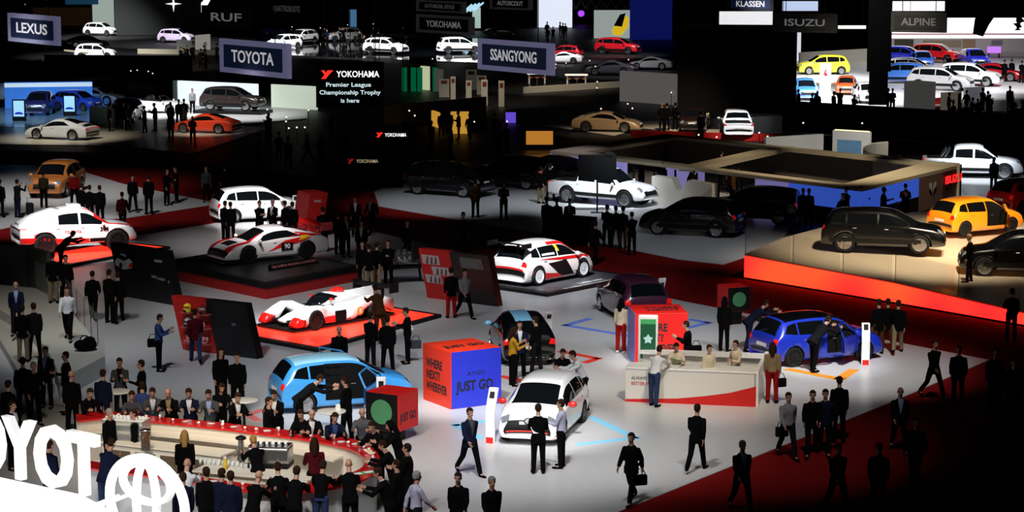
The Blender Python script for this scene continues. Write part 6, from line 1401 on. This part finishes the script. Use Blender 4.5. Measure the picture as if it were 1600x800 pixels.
q, L, h = sqrboard('dark blue wall at the top right of centre', 'wall', 984, 62, 1050, -8, 300, M('far_blue2', (.005, .01, .08), .6, emit=.12, ecol=(.02, .04, .6)), 'partition_wall')
q, L, h = sqrboard('pale poster with a picture of a yellow car', 'poster', 928, 60, 984, 16, 298, M('poster_pale', (.4, .45, .42), .6, emit=.35, ecol=(.8, .9, .85)), 'poster')
flat('picture_car_body', [(L*.5, h*.3), (L*.55, h*.12), (L*.75, h*.1), (L*.95, h*.4), (L*.97, h*.75), (L*.8, h*.8), (L*.6, h*.5)], glow((.9, .6, .02), .7), q, -.05); flat('picture_car_glass', [(L*.55, h*.45), (L*.78, h*.42), (L*.88, h*.9), (L*.72, h*.85)], BLACK, q, -.08)
for x in (908, 960, 1007): 
    p = AT(x, 21, 296); t = thing('stage_lamp', p, 0, 'purple stage lamp under the dark lighting rig', 'lamp', 'purple stage lamps'); MB().lathe([(.25, 0), (.3, .4), (.15, .6)], seg=12).build('lamp_housing', BLACK, t, True); MB().ball((0, -.15, 0), .42).build('lamp_lens', glow((.3, .05, 1), 1.6), t, True); MB().box((-.04, -.04, .6), (.04, .04, 3.5)).build('hanger', BLACK, t)
q, L, h = sqrboard('dark lighting rig across the top of the stage', 'truss', 884, 16, 1025, -3, 294, MATT, 'lighting_truss'); 
for k in range(9): m = MB(); m.tube([(L*k/9, -.1, h*.1), (L*(k+.5)/9, -.1, h*.9), (L*(k+1)/9, -.1, h*.1)], .08, 5); m.build('brace', M('truss_metal', (.1, .1, .11), .5), q)
q, L, h = sqrboard('slim blue tower with a light dot among visitors', 'tower', 546, 42, 557, 15, 285, glow((.08, .22, .4), .6), 'light_tower'); q, L, h = sqrboard('pale green lit pillar right of the dim grey sign', 'pillar', 738, 44, 751, 12, 280, glow((.6, .8, .72), .55), 'light_pillar')
for k in range(4): p = AT(722+k*6, 20-k*1, 278); t = thing('light_beam', p, 0, 'pale blue slanted light tube beside the green lit pillar', 'light', 'slanted blue light tubes'); m = MB(); m.tube([(0, 0, 0), (1.2, 0, 1.0)], .12, 6); m.build('tube', glow((.5, .8, .95), .9), t)
# green lit fins, amber boxes, beige partitions
for k, px in enumerate((628, 642, 652, 676)): q, L = board('dark green lit fin standing beside the trophy screen', 'panel', px, 143, px+8, 143, 1.9, glow((.0, .16, .06), .5), group='green lit fins')
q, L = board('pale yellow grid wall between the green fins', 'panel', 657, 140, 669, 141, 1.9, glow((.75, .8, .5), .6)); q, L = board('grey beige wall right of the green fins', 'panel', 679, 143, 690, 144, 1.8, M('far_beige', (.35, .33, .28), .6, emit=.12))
AMB = M('amber', (.8, .4, .05), .5, emit=.55, ecol=(.9, .45, .06), noise=.5, scale=2)
q, L = board('glowing amber bar counter in the dark centre', 'bar', 704, 209, 732, 209, 1.35, AMB, th=1); q, L = board('small glowing amber panel left of the amber bar', 'panel', 674, 196, 684, 200, 1.0, AMB); q, L = board('amber screen with fire-like picture, right of the amber bar', 'screen', 822, 226, 864, 226, .8, M('amber2', (.7, .3, .05), .5, emit=.5, ecol=(.9, .35, .05), noise=1, scale=3), z=.3)
q, L = board('small violet lit screen beside the amber lamps', 'screen', 790, 192, 806, 192, .7, glow((.15, .08, .7), .8))
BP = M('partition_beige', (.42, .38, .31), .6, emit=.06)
for k, (x0, x1, yb, h) in enumerate(((686, 702, 152, 1.4), (704, 712, 157, 1.8), (728, 745, 140, 1.6), (728, 737, 157, 1.5), (752, 762, 165, 1.9), (779, 788, 167, 1.9), (745, 760, 148, 1.5))):
    q, L = board(('low beige partition at the left of the beige group', 'narrow beige partition with red screen, second in the group', 'tallest beige partition with a small red screen', 'narrow beige partition in the middle of the group', 'narrow beige partition below the pale round pillar', 'rightmost narrow beige partition with red screen', 'wide beige partition at the back of the group')[k], 'partition', x0, yb, x1, yb, h, BP, name='partition_wall'); lbox('small_screen', (L*.2, -.03, h*.75), (L*.8, 0, h*.92), M('dark_red_screen', (.15, .02, .01), .5), q)
for k, (x0, x1, y) in enumerate(((822, 856, 126), (881, 920, 128))):
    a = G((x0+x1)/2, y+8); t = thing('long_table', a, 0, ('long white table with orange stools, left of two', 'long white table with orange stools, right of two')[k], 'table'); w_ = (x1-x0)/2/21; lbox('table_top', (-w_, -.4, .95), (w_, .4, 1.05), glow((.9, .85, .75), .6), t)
    for x in (-w_*.8, w_*.8): lbox('leg', (x-.05, -.1, 0), (x+.05, .1, .95), WHITE, t)
    for j in range(3): s2 = thing('bar_stool', (a.x-w_*.7+j*w_*.7, a.y-.9, 0), 0, 'orange bar stool at a long white table', 'stool', 'orange stools at the long tables'); MB().lathe([(.2, .7), (.22, .76), (.1, .78)], seg=12).build('seat', M('stool_orange', (.5, .15, .03), .5), s2, True); MB().lathe([(.16, 0), (.03, .04), (.03, .7)], seg=10).build('pedestal', CHROME, s2)
q, L = board('long dim beige counter below the long white tables', 'counter', 820, 146, 1010, 134, .5, BP, name='long_counter'); q, L = board('long dark grey wall below the beige partitions', 'wall', 600, 196, 760, 180, 1.3, M('far_dim', (.07, .065, .055), .7), name='partition_wall')
VOID = M('velvet_black', (.0006, .0006, .0006), 1, spec=0)
# ---------------------------------------------------------------- bright stand, top right
q, L, h = sqrboard('bright white panel under the seven-letter sign', 'panel', 1124, 48, 1207, 18, 210, glow((.9, .9, .92), .85), 'lightbox'); q, L, h = sqrboard('pale blue lit window above the dark five-letter sign', 'panel', 1223, 17, 1278, 2, 230, glow((.6, .72, 1), .8), 'lightbox')
q, L, h = sqrboard('thin white light bar right of the dark five-letter sign', 'lamp', 1310, 45, 1353, 40, 230, glow((1, 1, .95), 1.1), 'light_bar'); q, L, h = sqrboard('white lit canopy above the dark six-letter sign', 'canopy', 1384, 17, 1476, 2, 225, glow((.95, .95, 1), .9), 'canopy')
q, L, h = sqrboard('long white fascia over the bright stand', 'fascia', 1392, 60, 1640, 28, 222, glow((1, .93, .96), .85), 'fascia'); lbox('red_line', (0, -.03, h*.18), (L, 0, h*.24), M('pink_line', (.6, .2, .25), .5), q)
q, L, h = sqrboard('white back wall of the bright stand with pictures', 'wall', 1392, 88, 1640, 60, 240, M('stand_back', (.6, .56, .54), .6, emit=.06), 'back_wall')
for x0, x1, z0, z1, mm in ((.02, .14, .35, .95, M('pic_green', (.15, .16, .08), .6, noise=1, scale=1)), (.2, .44, .5, .9, M('pic_tan', (.45, .36, .25), .6)), (.45, .53, .2, .95, M('pic_orange', (.5, .35, .2), .6)), (.63, .7, .62, .9, M('pic_frame', (.3, .3, .32), .6))): lbox('picture', (L*x0, -.05, h*z0), (L*x1, 0, h*z1), mm, q)
q, L, h = sqrboard('purple and pink screen on the bright stand wall', 'screen', 1543, 83, 1564, 73, 226, glow((.55, .2, .85), .9), 'led_screen')
q, L, h = sqrboard('wide black pillar left of the bright stand', 'pillar', 1355, 112, 1392, -8, 170, VOID, 'black_pillar'); lbox('pillar_base', (.2, 0, -q.location.z), (L-.2, .3, 0), VOID, q)
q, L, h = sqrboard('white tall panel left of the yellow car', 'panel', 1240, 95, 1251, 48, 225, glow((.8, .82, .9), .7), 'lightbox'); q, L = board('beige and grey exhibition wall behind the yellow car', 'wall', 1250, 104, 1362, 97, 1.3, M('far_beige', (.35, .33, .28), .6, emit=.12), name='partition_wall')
q, L, h = sqrboard('orange picture screen on the beige exhibition wall', 'screen', 1315, 90, 1329, 78, 222, glow((.6, .12, .03), .6), 'led_screen')
for px, py, hd, key, col, lb, s_ in ((1285, 116, 185, 'hatch', (.85, .75, .05), 'yellow compact car behind the white tower sign', 1.15), (1258, 155, -92, 'suv', (.05, .2, .7), 'blue compact crossover with white roof facing the viewer', .95), (1322, 147, -100, 'suv', (.6, .08, .02), 'orange red crossover facing the viewer beside the white tower sign', .85), (1354, 160, -88, 'suv', (.7, .7, .72), 'white and black off-road car facing the viewer', .9),
 (1404, 130, 165, 'suv', (.05, .2, .7), 'bright blue car behind the grey pillar', 1.05), (1414, 101, -30, 'suv', (.02, .03, .5), 'deep blue crossover on the bright stand, left of the red one', 1.05), (1441, 107, -95, 'hatch', (.03, .12, .55), 'blue hatchback facing the viewer on the bright stand', 1.05), (1464, 98, -35, 'suv', (.6, .01, .01), 'red crossover at the back of the bright stand', 1.1), (1522, 106, -85, 'suv', (.02, .03, .5), 'blue crossover facing the viewer beside the bright red car', 1.05),
 (1424, 120, -20, 'suv', (.8, .8, .8), 'white crossover between the blue cars and the silver one', 1), (1469, 141, -24, 'suv', (.45, .45, .46), 'silver crossover in the middle of the bright stand', 1.15), (1515, 134, -22, 'suv', (.8, .8, .8), 'white crossover right of the silver crossover', 1.15), (1555, 126, -24, 'coupe', (.6, .01, .02), 'bright red car at the right of the bright stand', 1.15), (1592, 205, 200, 'hatch', (.6, .65, .7), 'pale car with red tail lamp cut by the right edge', 1)):
    car(key, px, py, hd, lb, col=col, s=s_)
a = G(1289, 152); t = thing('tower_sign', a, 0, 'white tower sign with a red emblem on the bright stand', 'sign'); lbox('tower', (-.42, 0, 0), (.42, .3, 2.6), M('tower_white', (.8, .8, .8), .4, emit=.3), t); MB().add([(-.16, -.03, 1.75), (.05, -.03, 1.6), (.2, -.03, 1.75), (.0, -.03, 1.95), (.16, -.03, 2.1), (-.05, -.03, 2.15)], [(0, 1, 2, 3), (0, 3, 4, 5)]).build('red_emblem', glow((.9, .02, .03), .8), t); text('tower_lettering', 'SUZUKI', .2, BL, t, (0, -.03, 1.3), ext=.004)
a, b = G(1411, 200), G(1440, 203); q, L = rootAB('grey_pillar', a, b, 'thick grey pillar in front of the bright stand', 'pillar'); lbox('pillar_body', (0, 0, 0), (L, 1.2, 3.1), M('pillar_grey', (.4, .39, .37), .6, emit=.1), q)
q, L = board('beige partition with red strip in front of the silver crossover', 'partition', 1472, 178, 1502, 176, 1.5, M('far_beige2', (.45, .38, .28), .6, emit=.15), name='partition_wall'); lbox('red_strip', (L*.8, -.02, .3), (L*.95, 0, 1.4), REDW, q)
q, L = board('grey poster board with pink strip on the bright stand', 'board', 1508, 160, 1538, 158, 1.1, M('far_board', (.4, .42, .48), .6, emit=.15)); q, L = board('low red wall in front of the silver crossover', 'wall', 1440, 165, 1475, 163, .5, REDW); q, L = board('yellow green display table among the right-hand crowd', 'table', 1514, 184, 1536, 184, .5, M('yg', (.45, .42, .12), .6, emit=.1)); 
q, L = board('blue slanted panel in the dark below the bright stand', 'panel', 1365, 195, 1388, 193, .8, glow((.02, .04, .3), .6)); q, L = board('dark platform front below the bright stand', 'platform', 1222, 205, 1600, 232, 2.0, VOID, name='dark_platform')
# hanging dark lamps, top right
for x, y0, y1, lb in ((1528, -5, 55, 'thick dark bent duct hanging before the white fascia'), (1590, 25, 47, 'black spotlight hanging at the top right corner')):
    p, p2 = AT(x, y1, 150), AT(x+(18 if y0 < 0 else 0), y0, 150); t = thing('hanging_spotlight' if y0 > 0 else 'hanging_duct', p, 0, lb, 'lamp' if y0 > 0 else 'duct'); v = p2-p; m = MB(); m.tube([(0, 0, 0), v*.35, v*.6+Vector((.2, 0, 0)), v], [.35, .5, .55, .5] if y0 < 0 else [.22, .32, .3, .1], 12); m.build('housing', MATT, t, True); MB().box((v.x-.03, -.03, v.z), (v.x+.03, .03, 24-p.z)).build('hanger', BLACK, t)
# ---------------------------------------------------------------- crowds in the distance
rnd = random.Random(11); PN = ['stand', 'stand2', 'talk', 'phone', 'crossed', 'walk']
def crowd(n, x0, x1, y0, y1, label, group, cols=('black', 'black', 'dark', 'navy'), hair=('black', 'hbrown')):
    for k in range(n):
        x, y = rnd.uniform(x0, x1), rnd.uniform(y0, y1); g = G(x, y); person(g, rnd.uniform(0, 360), rnd.choice(PN), rnd.choice(cols), 'black', rnd.choice(hair), 'suit', ht=rnd.uniform(1.66, 1.84), label=label, group=group)
person(G(301, 178), -80, 'stand', 'lgrey', 'black', style='shirt', label='man in pale shirt standing before the brilliant white wall')
for x, y, lb in ((267, 202, 'dark silhouette before the roadster nose, left of three'), (280, 197, 'dark silhouette before the roadster nose, middle of three'), (288, 196, 'dark silhouette before the roadster nose, right of three')): person(G(x, y), 90, 'stand2', 'black', 'black', label=lb)
for x, y, lb in ((1034, 204, 'fair-haired figure in black on the cream floor strip, left of two'), (1042, 204, 'figure in black on the cream floor strip, right of two'), (1055, 203, 'dark figure beside the black compact car'), (1095, 219, 'dark figure in front of the black compact car')): person(G(x, y), 90, 'stand', 'black', 'black', 'blond' if x == 1034 else 'black', label=lb)
for x, y, lb in ((1482, 119, 'dark visitor between the red and blue crossovers, left of a pair'), (1493, 120, 'dark visitor between the red and blue crossovers, right of a pair'), (1569, 128, 'black-clad visitor by the purple screen'), (1580, 127, 'black-clad visitor right of the purple screen'), (1596, 130, 'black-clad visitor cut by the right edge of the bright stand')): person(G(x, y), 60, 'talk', 'black', 'black', label=lb, ht=1.85)
crowd(16, 1450, 1600, 175, 205, 'dark visitor in the crowd below the bright stand', 'right-hand crowd below the bright stand', ('black', 'dark', 'grey', 'brown'))
crowd(9, 1240, 1400, 172, 190, 'dark silhouette seen against the bright stand floor', 'silhouettes before the bright stand', ('black', 'maroon', 'black'))
crowd(12, 500, 600, 66, 84, 'tiny dark visitor beside the far white cars, top centre', 'tiny visitors at the far white cars')
crowd(8, 275, 340, 96, 112, 'tiny dark visitor below the white box with the letter', 'tiny visitors below the letter box')
crowd(14, 610, 800, 213, 244, 'barely visible dark visitor around the glowing amber bar', 'visitors around the amber bar', ('black', 'dark', 'brown'))
crowd(10, 400, 560, 215, 270, 'barely visible dark visitor in the unlit middle of the hall', 'visitors in the unlit middle', ('black', 'dark'))
crowd(8, 1000, 1185, 285, 330, 'dark visitor inside the lounge pavilion', 'visitors inside the pavilion', ('black', 'dark', 'brown'))
crowd(8, 1250, 1420, 340, 365, 'dim visitor in front of the blue pavilion walls', 'visitors before the blue pavilion walls', ('black', 'dark', 'maroon'))
crowd(6, 845, 885, 58, 66, 'tiny silhouette before the projection screen', 'silhouettes before the projection screen')
crowd(9, 170, 330, 196, 232, 'dark visitor near the orange red classic coupe', 'visitors near the classic coupe', ('black', 'dark', 'grey'))
crowd(8, 30, 120, 118, 132, 'tiny dark visitor behind the bright blue wall', 'visitors behind the blue wall', ('black', 'dark', 'blue'))
# made-up glowing balls that imitate glints in the dark parts of the hall
def glint_proto(name):
    t = thing(name, (0, 0, 0)); MB().ball((0, 0, 0), .055, nu=10, nv=6).build('glint_ball', glow((1, .9, .75), 1.3), t, True); m = MB(); m.tube([(0, 0, -.05), (0, 0, -.97)], .02, 5); m.build('stem', BLACK, t); return t
LR_ = [(18, 88, 5, 75), (150, 250, 100, 130), (400, 500, 185, 250), (630, 800, 90, 110), (800, 1000, 105, 120), (620, 800, 180, 240), (900, 1050, 140, 195), (440, 640, 25, 60), (1060, 1200, 225, 260), (1240, 1400, 195, 215)]
def lp(k):
    a = LR_[k % len(LR_)]; p = G(rnd.uniform(a[0], a[1]), rnd.uniform(a[2], a[3])+4); p.z = .95; return p, 0
scatter('dark_glint', 'tiny made-up glint ball on a short stem in the dark hall', 'lamp', 'added glints in the dark', 70, lp, glint_proto)
# drop the prototype cars that no stand needed
def drop(o):
    for c in list(o.children): drop(c)
    bpy.data.objects.remove(o)
for o in [o for o in C.objects if o.parent is None and o.type == 'EMPTY' and abs(o.location.z-50) < .01]: drop(o)
